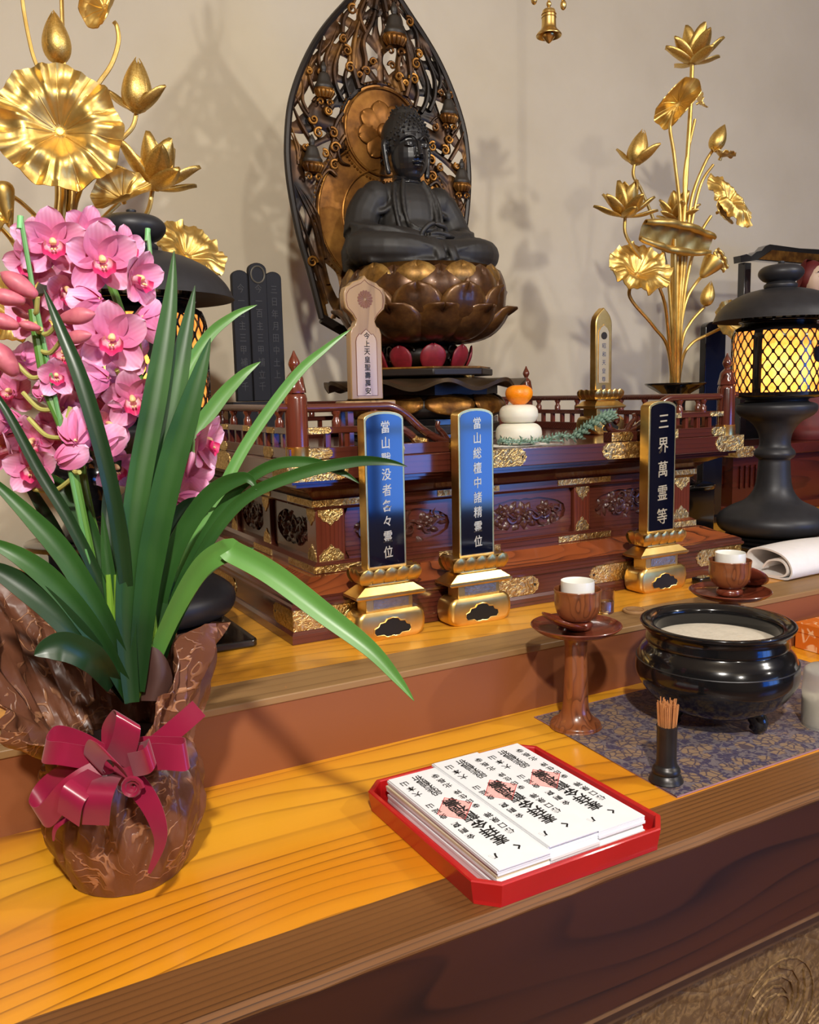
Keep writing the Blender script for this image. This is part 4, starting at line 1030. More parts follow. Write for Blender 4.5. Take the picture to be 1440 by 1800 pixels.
# glass of water, coaster
GL = NT('clear_glass'); GL.base((1., 1., 1.)); GL.set(Transmission_Weight=1.0, Roughness=.01, IOR=1.45); GL = GL.m
WTR = NT('clear_water'); WTR.base((.97, .99, 1.)); WTR.set(Transmission_Weight=1.0, Roughness=0.0, IOR=1.33); WTR = WTR.m
g = at(1064, 1077, Z=SZ)
t = thing('water_glass', 'small clear glass half full of water beside the wooden cup', 'glass', (g.x, g.y, SZ))
part('tumbler', MB().lathe([(.0001, .0005), (.0155, .0005), (.0172, .003), (.0178, .047), (.0165, .047), (.0158, .005), (.0001, .004)], 32), GL, t)
part('water', MB().lathe([(.0001, .0045), (.0154, .0052), (.0160, .025), (.0001, .025)], 32), WTR, t)
g = at(1116, 1076, Z=SZ)
t = thing('wooden_coaster', 'small pale round wooden coaster at the step edge beside the glass', 'coaster', (g.x, g.y, SZ))
part('disc', MB().lathe([(.0001, .0005), (.0225, .0005), (.0235, .002), (.0235, .005), (.0225, .0062), (.0001, .0058)], 32), plain('pale_wood', lin(170, 130, 86), .5), t)
part('groove', MB().tube([(.017*math.cos(a*PI/16), .017*math.sin(a*PI/16), .006) for a in range(32)], .0006, 5, closed=True), CREST, t)
# ------------------------------------------------------------------ brocade mat
MATM = NT('purple_gold_brocade'); _v = MATM.coord()
vo = MATM.n('ShaderNodeTexVoronoi'); vo.inputs['Scale'].default_value = 27; vo.inputs['Randomness'].default_value = .55; MATM.l(_v, vo.inputs['Vector'])
pe = MATM.n('ShaderNodeTexVoronoi', feature='DISTANCE_TO_EDGE'); pe.inputs['Scale'].default_value = 75; MATM.l(_v, pe.inputs['Vector'])
nz = MATM.noise(_v, 160, 3)
flw = MATM.math('ADD', vo.outputs['Distance'], MATM.math('MULTIPLY', nz, .25))
blob = MATM.ramp(flw, [(.56, (1, 1, 1)), (.62, (0, 0, 0))])
lines = MATM.ramp(pe.outputs[0], [(.05, (0, 0, 0)), (.10, (1, 1, 1))])
c1_ = MATM.mix(lines, lin(66, 46, 58), lin(136, 108, 78))
c2_ = MATM.mix(MATM.ramp(MATM.noise(_v, 95, 2, .5, 1), [(.47, (0, 0, 0)), (.53, (1, 1, 1))]), lin(44, 28, 66), lin(104, 92, 96))
MATM.base(MATM.mix(blob, c2_, c1_)); MATM.set(Roughness=.45, Specular_IOR_Level=.6, Sheen_Weight=.2)
MATM.bump(MATM.math('ADD', lines, MATM.noise(_v, 900, 2)), .3, .001); MATM = MATM.m
ma = thing('brocade_mat', 'purple and gold flowered brocade mat under the black incense bowl', 'mat', (1.15, .96, TZ))
m0, m1, m2, m3 = at(940, 1262, Z=TZ), at(1190, 1403, Z=TZ), V((1.50, .797, TZ)), V((1.50, 1.13, TZ))
mb = MB().ngon_stack([[(q.x, q.y, TZ+z) for q in (m0, m1, m2, m3)] for z in (.0004, .0019)])
part('cloth', mb, MATM, ma, world=True)
ed = MB().tube([V((q.x, q.y, TZ+.0012)) for q in (m0, m1, m2, m3)], .0013, 6, closed=True)
part('bound_edge', ed, plain('pinkish_edge_cord', lin(150, 110, 120), .5), ma, world=True)
MZ = TZ+.0022
# ------------------------------------------------------------------ incense bowl
CY = .955; cc = at(1258, 1180, Y=CY); CX = cc.x
rimz = at(1258, 1094, Y=CY).z-MZ
lft, rgt = at(1113, 1170, Y=CY), at(1403, 1170, Y=CY)
sz = .1285
ce = thing('incense_bowl', 'large glossy black three-legged incense bowl filled with ash on the mat', 'censer', (CX, CY, MZ))
b0 = at(1258, 1262, Y=CY-.03).z-MZ
H = rimz
part('bowl', MB().lathe(smooth_prof([(.0001, b0), (.06, b0+.003), (.100, b0+.022), (.1245, b0+.055), (.128, b0+.078), (.122, b0+.098), (.112, H-.036), (.1095, H-.031), (.1125, H-.029), (.1105, H-.016), (.112, H-.008)], 5), 64, cap=False), CENS, ce)
part('rim', MB().lathe(smooth_prof([(.108, H-.011), (.117, H-.007), (.1215, H-.001), (.1205, H+.0025), (.115, H+.0025), (.1035, H-.0015), (.0995, H-.006), (.0985, H-.020), (.0985, H-.05)], 3), 64, cap=False), CENS, ce)
part('raised_line', MB().tube([(.1265*math.cos(a*PI/32), .1265*math.sin(a*PI/32), b0+.088) for a in range(64)], .0011, 6, closed=True), plain('worn_metal_line', lin(90, 90, 92), .35, .8), ce)
ASH = plain('pale_grey_ash', lin(206, 198, 182), .95, 0, .06, 60, bump=.6)
part('ash', MB().lathe(smooth_prof([(.0001, H-.022), (.05, H-.0225), (.085, H-.026), (.1, H-.029)], 4), 48), ASH, ce)
for k in range(3):
    a = rad(-78+120*k); ca, sa = math.cos(a), math.sin(a)
    pts = catmull([(.066*ca, .066*sa, b0+.014), (.078*ca, .078*sa, b0-.004), (.072*ca, .072*sa, b0*.45), (.080*ca, .080*sa, .0105), (.084*ca, .084*sa, .0085)], 4)
    part('leg', MB().tube(pts, [.016-.0006*i for i in range(len(pts)-4)]+[.008, .0075, .007, .0065], 12), CENS, ce)
# ------------------------------------------------------------------ incense stick holder
h0 = at(1171, 1372, Z=MZ); hy = h0.y; hx = h0.x
hr_ = .0225
ht = at(1172, 1275, Y=hy).z-MZ
IH = plain('dark_pewter', lin(62, 60, 60), .35, .7, .12, 40)
ih = thing('incense_stick_holder', 'dark pewter column holding a bundle of incense sticks on the mat', 'incense holder', (hx, hy, MZ))
part('foot', MB().lathe(smooth_prof([(.0001, .0006), (.0222, .0006), (.0228, .004), (.0205, .009), (.0185, .012), (.0198, .015), (.0185, .020), (.0155, .024), (.0148, .027)], 3), 32), IH, ih)
part('tube', MB().lathe([(.0148, .026), (.0138, .033), (.0140, ht-.004), (.0148, ht-.002), (.0148, ht), (.0125, ht), (.0120, .03), (.0001, .029)], 32), IH, ih)
STK = plain('tan_incense_stick', lin(186, 124, 72), .7, 0, .15, 80)
rnd = random.Random(9); sm = mesh(MB().lathe([(.00085, 0), (.00085, .066)], 6), 'incense_stick', STK)
for i in range(80):
    rr_ = .0105*math.sqrt(rnd.random()); a = rnd.uniform(0, 2*PI); rr2 = rr_*rnd.uniform(1.0, 1.3)
    b_ = V((rr_*math.cos(a), rr_*math.sin(a), .0305)); t_ = V((rr2*math.cos(a)*1.25, rr2*math.sin(a)*1.25, .0305+.066))
    o = put('incense_stick', sm, None, M=Matrix.Translation(V((hx, hy, MZ))+b_+V((0, 0, rnd.uniform(-.0, .004)+ht-.0305-.034))) @ (t_-b_).to_track_quat('Z', 'Y').to_matrix().to_4x4() @ Matrix.Diagonal((1, 1, rnd.uniform(.93, 1.02) if i else 1.08, 1)))
    tag(o, 'thin tan incense stick standing in the pewter holder', 'incense stick', 'incense sticks in the pewter holder')
# ------------------------------------------------------------------ red tray with printed sheets
RED = plain('red_lacquer_tray', lin(186, 24, 26), .33, 0, .06, 12, coat=.25)
RW, RL = .279, .297
tc = V((.609, .8535, TZ))
tr = thing('red_tray', 'red lacquer tray with cut corners holding printed sheets at the table edge', 'tray', tc, rad(0))
def oct8(w, l, c): return [(w, l-c), (w-c, l), (-w+c, l), (-w, l-c), (-w, -l+c), (-w+c, -l), (w-c, -l), (w, -l+c)]
CH = .024
part('tray_floor', MB().prism(oct8(RW/2-.004, RL/2-.004, CH-.003), .0008, .006), RED, tr)
def ringp(p0, p1): return MB().ngon_stack([[(x, y, z) for x, y in o] for o, z in p0], cap=False)
o1, i1 = oct8(RW/2, RL/2, CH), oct8(RW/2-.0065, RL/2-.0065, CH-.003)
o0 = oct8(RW/2-.004, RL/2-.004, CH-.002)
part('tray_wall', MB().ngon_stack([[(x, y, .0008) for x, y in o0], [(x, y, .028) for x, y in o1], [(x, y, .0295) for x, y in oct8(RW/2-.001, RL/2-.001, CH-.0005)], [(x, y, .0295) for x, y in oct8(RW/2-.0055, RL/2-.0055, CH-.0025)], [(x, y, .028) for x, y in i1], [(x, y, .005) for x, y in i1]], cap=False), RED, tr, ang=30)
PAP = plain('white_sheet_paper', lin(238, 241, 246), .75, 0, .015, 40)
PAP2 = plain('cream_sheet_paper', lin(222, 208, 178), .8, 0, .03, 40)
SUMI = plain('black_print_ink', lin(18, 18, 20), .7, 0, .02)
SEAL = plain('pink_seal_tint', lin(246, 188, 184), .75, 0, .08, 200)
SEALR = plain('red_seal_line', lin(206, 70, 70), .75)
k0, k1, k2 = at(692, 1372, Z=TZ+.044), at(893, 1548, Z=TZ+.044), at(1148, 1443, Z=TZ+.044)
SWD, SLN = (k2.x-k1.x)/3, k0.y-k1.y
SWD = min(SWD, .0800); SLN = min(SLN, .258); KY = SLN/.262; KX = SWD/.0835
rnd = random.Random(11)
xs0 = min(k0.x-tc.x, RW/2-.009-3*SWD)
names = ('leftmost', 'middle', 'rightmost')
GS = 'printed sheets in the red tray'
TURN = Matrix(((-1, 0, 0, 0), (0, -1, 0, 0), (0, 0, 1, 0), (0, 0, 0, 1)))
for si in range(3):
    cx = tc.x+xs0+SWD*(si+.5); zt = TZ+.0064
    n = (9, 10, 9)[si]
    cy0 = tc.y-RL/2+.0145+SLN/2+(0, .004, .007)[si]
    for q in range(n):
        th = .0038 if q < n-1 else .0016
        dx, dy = rnd.uniform(-.0022, .0022)*(q < n-1), rnd.uniform(-.003, .003)
        m_ = PAP2 if (si == 0 and q in (5,)) else PAP
        o = part('printed_sheet', MB().box(-SWD/2+.0004, SWD/2-.0004, -SLN/2, SLN/2, 0, th*.86), m_, None)
        o.location = (cx+dx*.5, cy0+dy, zt); o.rotation_euler = (0, 0, rad(rnd.uniform(-.25, .25)))
        ordn = ('first', 'second', 'third', 'fourth', 'fifth', 'sixth', 'seventh', 'eighth', 'ninth', 'tenth')
        tag(o, ('%s paper bundle from the bottom of the %s pile in the red tray' % (ordn[q], names[si])) if q < n-1 else 'top white sheet with black writing and pink diamond seal, %s pile in the red tray' % names[si], 'paper', 'sheets of the %s pile in the red tray' % names[si] if q < n-1 else GS)
        zt += th
    top_ = o
    zl = th*.86
    # print: read from the altar side, so turned half round
    def pr(chars, size, pitch, x, y, off=.0002, sx=.92, sh=.10):
        M_ = Matrix.Translation((x*KX, y*KY, zl+.00012)) @ TURN
        column(chars, size*(KY+KX)/2, pitch*KY, SUMI, top_, M_, sx, 'brush_print', off, .00006, sh)
    dm_ = [(-.030*KX, .002), (.004, .036*KY), (.030*KX, .006), (-.004, -.026*KY)]
    part('seal_tint', MB().ngon_stack([[(a-.003, b_+.010, z) for a, b_ in dm_] for z in (zl, zl+.00006)]), SEAL, top_)
    part('seal_outline', MB().tube([(a-.003, b_+.010, zl+.00006) for a, b_ in dm_], .0007, 5, closed=True, flat=.3), SEALR, top_)
    pr('大本山', .0150, .0175, -.027, .064)
    pr('般若龍祈', .0190, .0160, -.001, .0570, .0002)
    pr('北長寺', .0140, .0165, .026, .066)
    pr('奉拜金龍福壽', .0250, .0215, .001, -.088, .0004, 1.0)
    pr('金剛窟', .0130, .0160, -.0265, -.062)
    pr('身延山', .0130, .0160, -.0295, -.004)
    pr('佛口泉禅', .0135, .0150, .0265, -.074)
    pr('寺印住持', .0125, .0145, .0265, .0)
    pr('ハ', .0125, .0145, -.028, -.112, .0008)
    pr('く', .0125, .0145, .012, -.108, .0008)
# ------------------------------------------------------------------ things at the right edge
BOXM = NT('orange_patterned_card'); _v = BOXM.coord()
wv = BOXM.n('ShaderNodeTexBrick'); wv.inputs['Scale'].default_value = 26; wv.inputs['Mortar Size'].default_value = .0
zz = BOXM.n('ShaderNodeTexVoronoi', feature='DISTANCE_TO_EDGE'); zz.inputs['Scale'].default_value = 34
BOXM.l(BOXM.coord(scale=(1, 1, .6), rot=(.5, .3, .2)), zz.inputs['Vector'])
msk = BOXM.math('MULTIPLY', BOXM.ramp(zz.outputs[0], [(.03, (1, 1, 1)), (.06, (0, 0, 0))]), BOXM.ramp(BOXM.noise(_v, 30, 1), [(.47, (0, 0, 0)), (.5, (1, 1, 1))]))
BOXM.base(BOXM.mix(msk, lin(214, 112, 30), lin(244, 196, 150))); BOXM.set(Roughness=.5); BOXM = BOXM.m
bx_ = thing('patterned_box', 'small orange card box with pale zigzag pattern beside the step', 'box', (1.64, 1.05, TZ))
part('box_body', MB().box(-.074, .09, -.11, .104, .0006, .040), BOXM, bx_, bevel=.001)
part('box_lid', MB().box(-.0755, .0915, -.1115, .1055, .036, .056), BOXM, bx_, bevel=.001)
FROST = NT('frosted_plastic'); FROST.base((.86, .84, .80)); FROST.set(Transmission_Weight=.75, Roughness=.35, IOR=1.4); FROST = FROST.m
bp = at(1415, 1260, Z=TZ+.02)
bt = thing('frosted_jar', 'frosted translucent jar with a white cap at the right edge of the mat', 'jar', (bp.x+.042, bp.y-.012, MZ))
part('jar_body', MB().lathe(smooth_prof([(.0001, .0006), (.036, .0006), (.040, .006), (.040, .08), (.036, .094), (.022, .100), (.014, .104)], 3), 40), FROST, bt)
part('jar_contents', MB().lathe([(.0001, .003), (.036, .003), (.038, .008), (.038, .045), (.0001, .045)], 36), plain('pale_wax', lin(214, 206, 184), .6), bt)
part('cap', MB().lathe([(.0152, .101), (.0158, .103), (.0158, .116), (.014, .118), (.0001, .118)], 28), PORC, bt)
kp = at(1425, 1220, Z=TZ)
# folded white cloth: a rolled strip, the open end towards the viewer
cl = thing('folded_white_cloth', 'white cloth folded into a loose roll on the step beside the lantern', 'cloth', (1.9, 1.30, SZ))
sec = catmull([(1.312, .022, 0), (1.296, .040, 0), (1.268, .045, 0), (1.252, .036, 0), (1.247, .020, 0), (1.258, .010, 0), (1.285, .0065, 0), (1.33, .010, 0), (1.352, .024, 0), (1.356, .044, 0), (1.343, .060, 0), (1.31, .066, 0), (1.27, .060, 0), (1.246, .046, 0), (1.2355, .026, 0), (1.238, .0125, 0), (1.25, .0045, 0), (1.30, .0035, 0), (1.35, .0035, 0)], 4)
def cloth(u, v):
    q = sec[min(len(sec)-1, int(round(u*(len(sec)-1))))]; x = 1.655+v*.55
    return (x+.02*(q.x-1.23)/.12*0, q.x+.006*math.sin(v*5), SZ+q.y*(1+.05*math.sin(v*7)))
part('rolled_cloth', MB().grid(len(sec), 20, cloth), plain('white_cotton', lin(236, 232, 230), .85, 0, .02, 60, bump=.2), cl, solid=.004, world=True, ang=80)
part('loose_corner', MB().box(1.60, 1.66, 1.335, 1.37, SZ+.0006, SZ+.003), MATS['white_cotton'], cl, world=True)
q = at(1236, 1026, Z=SZ)
tag(part('black_block', MB().box(q.x-.022, q.x+.018, q.y-.012, q.y+.014, SZ+.0006, SZ+.016), LAC, None, bevel=.003), 'small black lacquer block lying right of the near-black tablet', 'block')
q = at(1425, 905, Y=1.75)
q = V((2.30, 1.62, SZ))
tag(part('paper_sheet', MB().box(q.x-.05, q.x+.2, q.y-.06, q.y+.06, SZ+.0006, SZ+.0022), PAP, None), 'sheet of white paper on the step behind the right lantern', 'paper')
# ------------------------------------------------------------------ lanterns
AMB = NT('amber_lantern_paper'); _v = AMB.coord()
_t = AMB.n('ShaderNodeBsdfTranslucent'); _cn = AMB.ramp(AMB.noise(_v, 70, 3), [(.3, lin(250, 150, 70)), (.7, lin(255, 196, 120))])
AMB.l(_cn, _t.inputs[0])
_d = AMB.n('ShaderNodeBsdfDiffuse'); AMB.l(_cn, _d.inputs[0])
_mx = AMB.n('ShaderNodeMixShader'); _mx.inputs[0].default_value = .15
AMB.l(_t.outputs[0], _mx.inputs[1]); AMB.l(_d.outputs[0], _mx.inputs[2])
AMB.l(_mx.outputs[0], AMB.t.nodes['Material Output'].inputs[0]); AMB = AMB.m
BULB = NT('glowing_bulb'); BULB.base((1, .9, .7)); BULB.set(Emission_Color=(1, .8, .5), Emission_Strength=60.0); BULB = BULB.m
def lantern(loc, label, k=1.0):
    t = thing('altar_lantern', label, 'lantern', loc, 0, 'black altar lanterns'); t.scale = (k, k, k)
    part('base_plate', MB().prism(rrect(.135, .155, .01, 3), .0006, .014), LAC, t, bevel=.003)
    part('foot', MB().lathe(smooth_prof([(.0001, .0142), (.105, .0142), (.112, .022), (.118, .030), (.108, .034)], 3), 48), LAC, t)
    part('stand', MB().lathe(smooth_prof([(.10, .034), (.13, .045), (.1405, .066), (.134, .086), (.106, .106), (.070, .124), (.050, .150), (.043, .180), (.040, .218), (.0395, .232), (.047, .238), (.0515, .247), (.047, .258), (.040, .266), (.0385, .282), (.044, .305), (.062, .330), (.088, .346), (.0985, .358), (.100, .372), (.093, .378), (.079, .382), (.077, .388), (.088, .392)], 4), 56), MATTE, t)
    part('drum_foot', MB().lathe([(.088, .390), (.104, .394), (.1105, .400), (.112, .404), (.095, .404)], 48), LAC, t)
    sh = part('amber_shade', MB().lathe([(.1060, .400), (.109, .412), (.109, .535), (.1065, .558), (.100, .569)], 56, cap=False), AMB, t)
    # pierced lattice sleeve
    za, zb = .400, .570; nC = 28; R0 = .1118
    pu = 2*PI/nC; pv = .0365
    def lat(a, z):
        a = a-rad(13)
        q = (a+PI*4) % (PI/2)
        d_ = min(q, PI/2-q)*R0
        if d_ < .0105: return 1.0
        e = (z-za, zb-z)
        if min(e) < .008: return 1.0
        cm = math.hypot(((a-rad(80)) % PI - (PI if (a-rad(80)) % PI > PI/2 else 0))*R0, z-.50)
        if cm < .0195: return 1.0
        best = 9
        i0 = a/pu; j0 = (z-za)/pv
        for jj in (math.floor(j0*2)/2-.5, math.floor(j0*2)/2, math.floor(j0*2)/2+.5, math.floor(j0*2)/2+1):
            off = .5 if int(round(jj*2)) % 2 else 0
            ii = round(i0-off)+off
            x_, y_ = (i0-ii)*pu*R0/.0119, (j0-jj)*pv/.0177
            rr = math.hypot(x_, y_); th = math.atan2(y_, x_)
            best = min(best, rr-(.69+.07*math.cos(4*th)))
        return best
    n1, n2 = 432, 100; mb = MB(); G = [[lat(2*PI*i/n1, za+(zb-za)*j/n2) for i in range(n1)] for j in range(n2+1)]; vd = {}
    def vx(key, i, j):
        if key not in vd:
            a = 2*PI*i/n1; z = za+(zb-za)*j/n2; u = (z-za)/(zb-za)
            r_ = R0+.0025-.0075*max(0, (u-.84)/.16)**1.6-.002*max(0, (.1-u)/.1)
            vd[key] = len(mb.v); mb.v.append((r_*math.cos(a), r_*math.sin(a), z))
        return vd[key]
    for j in range(n2):
        for i in range(n1):
            cs = [(i, j), (i+1, j), (i+1, j+1), (i, j+1)]; vals = [G[c[1]][c[0] % n1] for c in cs]
            if max(vals) <= 0: continue
            poly = []
            for q in range(4):
                a, c = cs[q], cs[(q+1) % 4]; fa, fc = vals[q], vals[(q+1) % 4]
                if fa > 0: poly.append(vx((a[0] % n1, a[1]), a[0], a[1]))
                if (fa > 0) != (fc > 0):
                    tt = min(.97, max(.03, fa/(fa-fc))); ka, kc = (a[0] % n1, a[1]), (c[0] % n1, c[1]); key = (ka, kc) if ka < kc else (kc, ka)
                    poly.append(vx(key, a[0]+(c[0]-a[0])*tt, a[1]+(c[1]-a[1])*tt))
            if len(poly) > 2: mb.f.append(tuple(poly))
    part('pierced_lattice', mb, LAC, t, solid=.0018, ang=60)
    part('shoulder', MB().lathe(smooth_prof([(.107, .566), (.103, .573), (.093, .578), (.090, .583), (.097, .586), (.098, .590), (.088, .596)], 3), 48, cap=False), LAC, t)
    for i in range(24):
        a = 2*PI*i/24
        part('vent_bar', MB().box(-.004, .004, -.004, .004, .590, .606, Matrix.Rotation(a, 4, 'Z') @ Matrix.Translation((.088, 0, 0))), LAC, t)
    part('roof', MB().lathe(smooth_prof([(.085, .604), (.130, .602), (.160, .592), (.1635, .5905), (.162, .594), (.150, .617), (.126, .640), (.092, .658), (.055, .668), (.034, .670), (.0001, .671)], 4), 64), MATTE, t)
    part('finial', MB().lathe(smooth_prof([(.034, .667), (.0395, .672), (.0405, .680), (.034, .686), (.045, .692), (.0545, .704), (.0535, .716), (.042, .726), (.02, .731), (.0085, .733), (.008, .738), (.0001, .740)], 4), 40), MATTE, t)
    part('bulb', MB().ell((-.03, -.035, .468), (.009, .009, .012), 12, 8), BULB, t)
    return t
RL = (2.0, 1.56, SZ)
kk = (at(1371, 458, Y=1.56).z-SZ)/.740
LL = (.338, 1.58, SZ)
def lamp_light(loc, k):
    l = bpy.data.lights.new('lantern_bulb_light', 'POINT'); l.energy = 2.6; l.color = (1, .70, .38); l.shadow_soft_size = .012
    o = bpy.data.objects.new('lantern_bulb_light', l); COL.objects.link(o); o.location = V(loc)+V((-.03, -.035, .468))*k-V((0, 0, 0))
    return o
ln = lantern(RL, 'black iron lantern with lit amber lattice shade, right of the dais', kk)
l2 = copy_tree(ln); l2.location = LL; l2['label'] = 'black iron lantern with amber lattice, mostly hidden behind the orchid'
for o in (ln, l2):
    for ch in o.children:
        if ch.name.startswith('bulb'): ch.visible_shadow = True
lamp_light(RL, kk); lamp_light(LL, kk)
# ------------------------------------------------------------------ gilded lotus arrangements
def lotus_petal(ln_, wd, cup, name='petal', tip=.25):
    def f(u, v):
        s = 2*u-1
        w_ = wd*math.sin(PI*min(1, .1+.86*v**.85))**.8*(1 if v < .9 else (1-v)/.1*.85+.15)
        return (w_*s, -cup*math.sin(PI*v*.8)*(1-.9*s*s)*1.0-tip*ln_*max(0, v-.72)**2*2.2, ln_*v)
    return mesh(MB().grid(9, 12, f), name, LEAFG, 70)
LPM = lotus_petal(1, .24, .13); LPW = lotus_petal(1, .30, .17, tip=.05); LPB = None
def bud_petal():
    def f(u, v):
        s_ = 2*u-1; r_ = .27*math.sin(PI*min(1, .06+.94*v**.72))**.85+.004
        th_ = s_*rad(66)*(1 if v < .55 else max(.0, 1-((v-.55)/.45)**2.2))*(.55+.45*min(1, v/.3))
        return (r_*math.sin(th_), -r_*math.cos(th_)-.012*(1-s_*s_), v)
    return mesh(MB().grid(11, 14, f), 'petal', LEAFG, 70)
LPB = bud_petal()
def axisM(d): return V(d).normalized().to_track_quat('Z', 'Y').to_matrix().to_4x4()
def flower(par, root, d, size, kind, seed=0):
    """part: a receptacle, its petals below it"""
    rnd = random.Random(seed)
    rc = part('lotus_flower' if kind != 'bud' else 'lotus_bud', MB().lathe([(.0001, -.02*size), (.05*size, -.01*size), (.09*size, .04*size), (.11*size, .12*size if kind != 'bud' else .3*size), (.0001, .13*size if kind != 'bud' else .5*size)], 14), LEAFG, par)
    rc.matrix_local = Matrix.Translation(V(root)-par.location) @ axisM(d)
    rows = {'open': ((4, 14, 1.0, LPW), (5, 46, 1.0, LPM), (4, 68, .92, LPM)), 'half': ((4, 6, 1.0, LPB), (3, 14, .94, LPB), (2, 48, .85, LPM)), 'bud': ((3, 1, 1.0, LPB), (4, 5, .95, LPB))}[kind]
    for ri, (n, tilt, k, me) in enumerate(rows):
        for i in range(n):
            a = 2*PI*i/n+ri*.7+seed
            M = Matrix.Rotation(a, 4, 'Z') @ Matrix.Translation((0, -.02*size, 0)) @ Matrix.Rotation(rad(tilt+rnd.uniform(-5, 5)), 4, 'X') @ Matrix.Scale(size*k*rnd.uniform(.92, 1.05), 4)
            if kind in ('bud', 'half') and tilt < 20:
                M = Matrix.Rotation(a, 4, 'Z') @ Matrix.Rotation(rad(tilt*.35), 4, 'X') @ Matrix.Scale(size*k*(1-.04*i/n), 4)
            o = put('petal', me, rc, M=M); q = o.modifiers.new('solid', 'SOLIDIFY'); q.thickness = .012
    return rc
def leaf_disc(par, c, nrm, R, seed=0, cupd=.25, ell=1.0, wav=.09, fold=0, twist=0):
    rnd = random.Random(seed); ph = rnd.uniform(0, 6)
    def f(u, v):
        a = 2*PI*u; r = R*v*(1+.03*math.sin(9*a+ph)*v)
        z = cupd*R*(v**2)*.9-.12*R*math.exp(-(v/.22)**2)+.13*R*math.exp(-((v-.55)/.2)**2)+wav*R*max(0, v-.3)**1.5*1.6*(math.sin(11*a+ph)+.6*math.sin(17*a+2*ph)+.5*math.sin(29*a+3*ph+v*3))+.010*R*math.sin(22*a)*v+.03*R*math.sin(7*a+9*v)*v
        x, y = r*math.cos(a), r*math.sin(a)*ell
        if fold: # fold the two halves up about the x axis
            an = fold*(abs(y)/R)**.8; yy = abs(y)*math.cos(an); z = z*.4+abs(y)*math.sin(an); y = math.copysign(yy, y)
        return (x, y, z)
    M = Matrix.Translation(V(c)-par.location) @ axisM(nrm) @ Matrix.Rotation(twist, 4, 'Z')
    o = part('lotus_leaf', MB().grid(110, 16, f, closeu=True), LEAFG, par, solid=.002, ang=80); o.matrix_local = M
    rb = MB()
    for i in range(11):
        a = 2*PI*i/11+ph; rb.tube([V(f((a/(2*PI)) % 1, v/8))+V((0, 0, .001)) for v in range(1, 9)], [.0018*(1-v/12) for v in range(8)], 5)
    part('leaf_veins', rb, LEAFG, o)
    part('leaf_boss', MB().lathe([(.0001, .006), (R*.06, .005), (R*.085, -.002), (R*.08, -.006)], 14, Matrix.Translation((0, 0, -.11*R))), LEAFG, o)
    return o
def rolled_leaf(par, a, b, hgt, up, roll=1):
    """leaf with both long edges rolled inwards, from a to b"""
    a, b = V(a), V(b); ax = (b-a); L_ = ax.length; ax.normalize(); up = (V(up)-ax*V(up).dot(ax)).normalized(); nn = ax.cross(up)
    if nn.dot(V((0, 0, 0))-a) < 0: nn = -nn
    def f(u, v):
        s = 2*u-1; t = v; hw = hgt*(.25+.75*math.sin(PI*(.10+.80*t))**.6)
        k = abs(s)
        if k < .55: y = s/.55*.72; z = -.10*(1-(s/.55)**2)
        else:
            an = (k-.55)/.45*1.5*PI; y = math.copysign(.72+.2*math.sin(an), s); z = .2*(1-math.cos(an))
        w_ = .07*math.sin(19*t+3*s)+.05*math.sin(33*t-5*s)
        return tuple(a+ax*(L_*t)+up*(hw*(y+w_*.3))+nn*(hw*(z+w_)))
    o = part('lotus_leaf', MB().grid(33, 18, f), LEAFG, par, solid=.002, ang=80, world=True)
    return o
def stem(par, pts, r=.0045): return part('stem', MB().tube(catmull(pts, 6), r, 8), LEAFG, par, world=True)
def vase(x, y, zt, label, g, s=1.0, standh=.15):
    sb = thing('vase_stand', label[1], 'stand', (x, y, SZ), 0, 'black stands under the gold lotus vases')
    part('stand_body', MB().box(-.085, .085, -.085, .085, .0006, standh-.012), LAC, sb, bevel=.003)
    part('stand_top', MB().lathe([(.0001, standh-.012), (.12, standh-.012), (.122, standh-.008), (.122, standh-.002), (.118, standh)], 48), LAC, sb)
    t = thing('lotus_vase', label[0], 'vase', (x, y, SZ+standh), 0, 'black vases of the gold lotus')
    h = zt-SZ-standh
    part('vase_body', MB().lathe(smooth_prof([(.0001, .0006), (.058, .0006), (.062, .01), (.045, .03), (.040, .05), (.062, .085), (.076, .125), (.066, .16), (.040, .19), (.030, h*.75), (.036, h*.88), (.075, h*.97), (.088, h), (.084, h+.004), (.04, h*.94), (.027, h*.80), (.02, h*.5)], 4), 48, cap=False), LAC, t)
    return t
LOY = 1.884
xr, xl = at(1188, 640, Y=LOY).x, at(112, 400, Y=LOY).x
zt = at(1188, 676, Y=LOY).z
vase(xr, LOY, zt, ('black flared vase holding the gold lotus, behind the right balustrade', 'black box stand under the vase right of the dais'), None)
vase(xl, LOY, zt, ('black flared vase holding the gold lotus, hidden behind the orchid', 'black box stand under the vase behind the orchid'), None)
# right arrangement
def P(x, y, d=0): return at(x, y, Y=LOY+d)
lr = thing('gilded_lotus', 'tall gilded metal lotus arrangement with flowers and leaves right of the statue', 'ornament', (xr, LOY, zt-.12), 0, 'gilded lotus arrangements')
bot = V((xr, LOY, zt-.115))
def up_to(par, pts, r=.0045, j=0, rootpx=None):
    q = [bot+V((.010*math.cos(j*2.4), .010*math.sin(j*2.4), 0))]+[P(*p) for p in pts]; stem(par, q, r)
flower(lr, P(1217, 113), (0.03, -.05, 1), .105, 'open', 1)
up_to(lr, [(1190, 560), (1200, 420), (1207, 300), (1214, 190), (1217, 113)], .0062, 0)
up_to(lr, [(1184, 560), (1196, 400), (1186, 280), (1178, 225), (1184, 196)], .005, 1)
leaf_disc(lr, P(1193, 182), (-.75, -.55, -.25), .075, 3, .3, .8, .08, fold=1.15, twist=.75)
up_to(lr, [(1188, 560), (1203, 400), (1204, 300), (1222, 210)], .0045, 2)
leaf_disc(lr, P(1230, 180, .02), (.6, -.6, .35), .042, 5, .2, .6, .08, fold=.8, twist=.4)
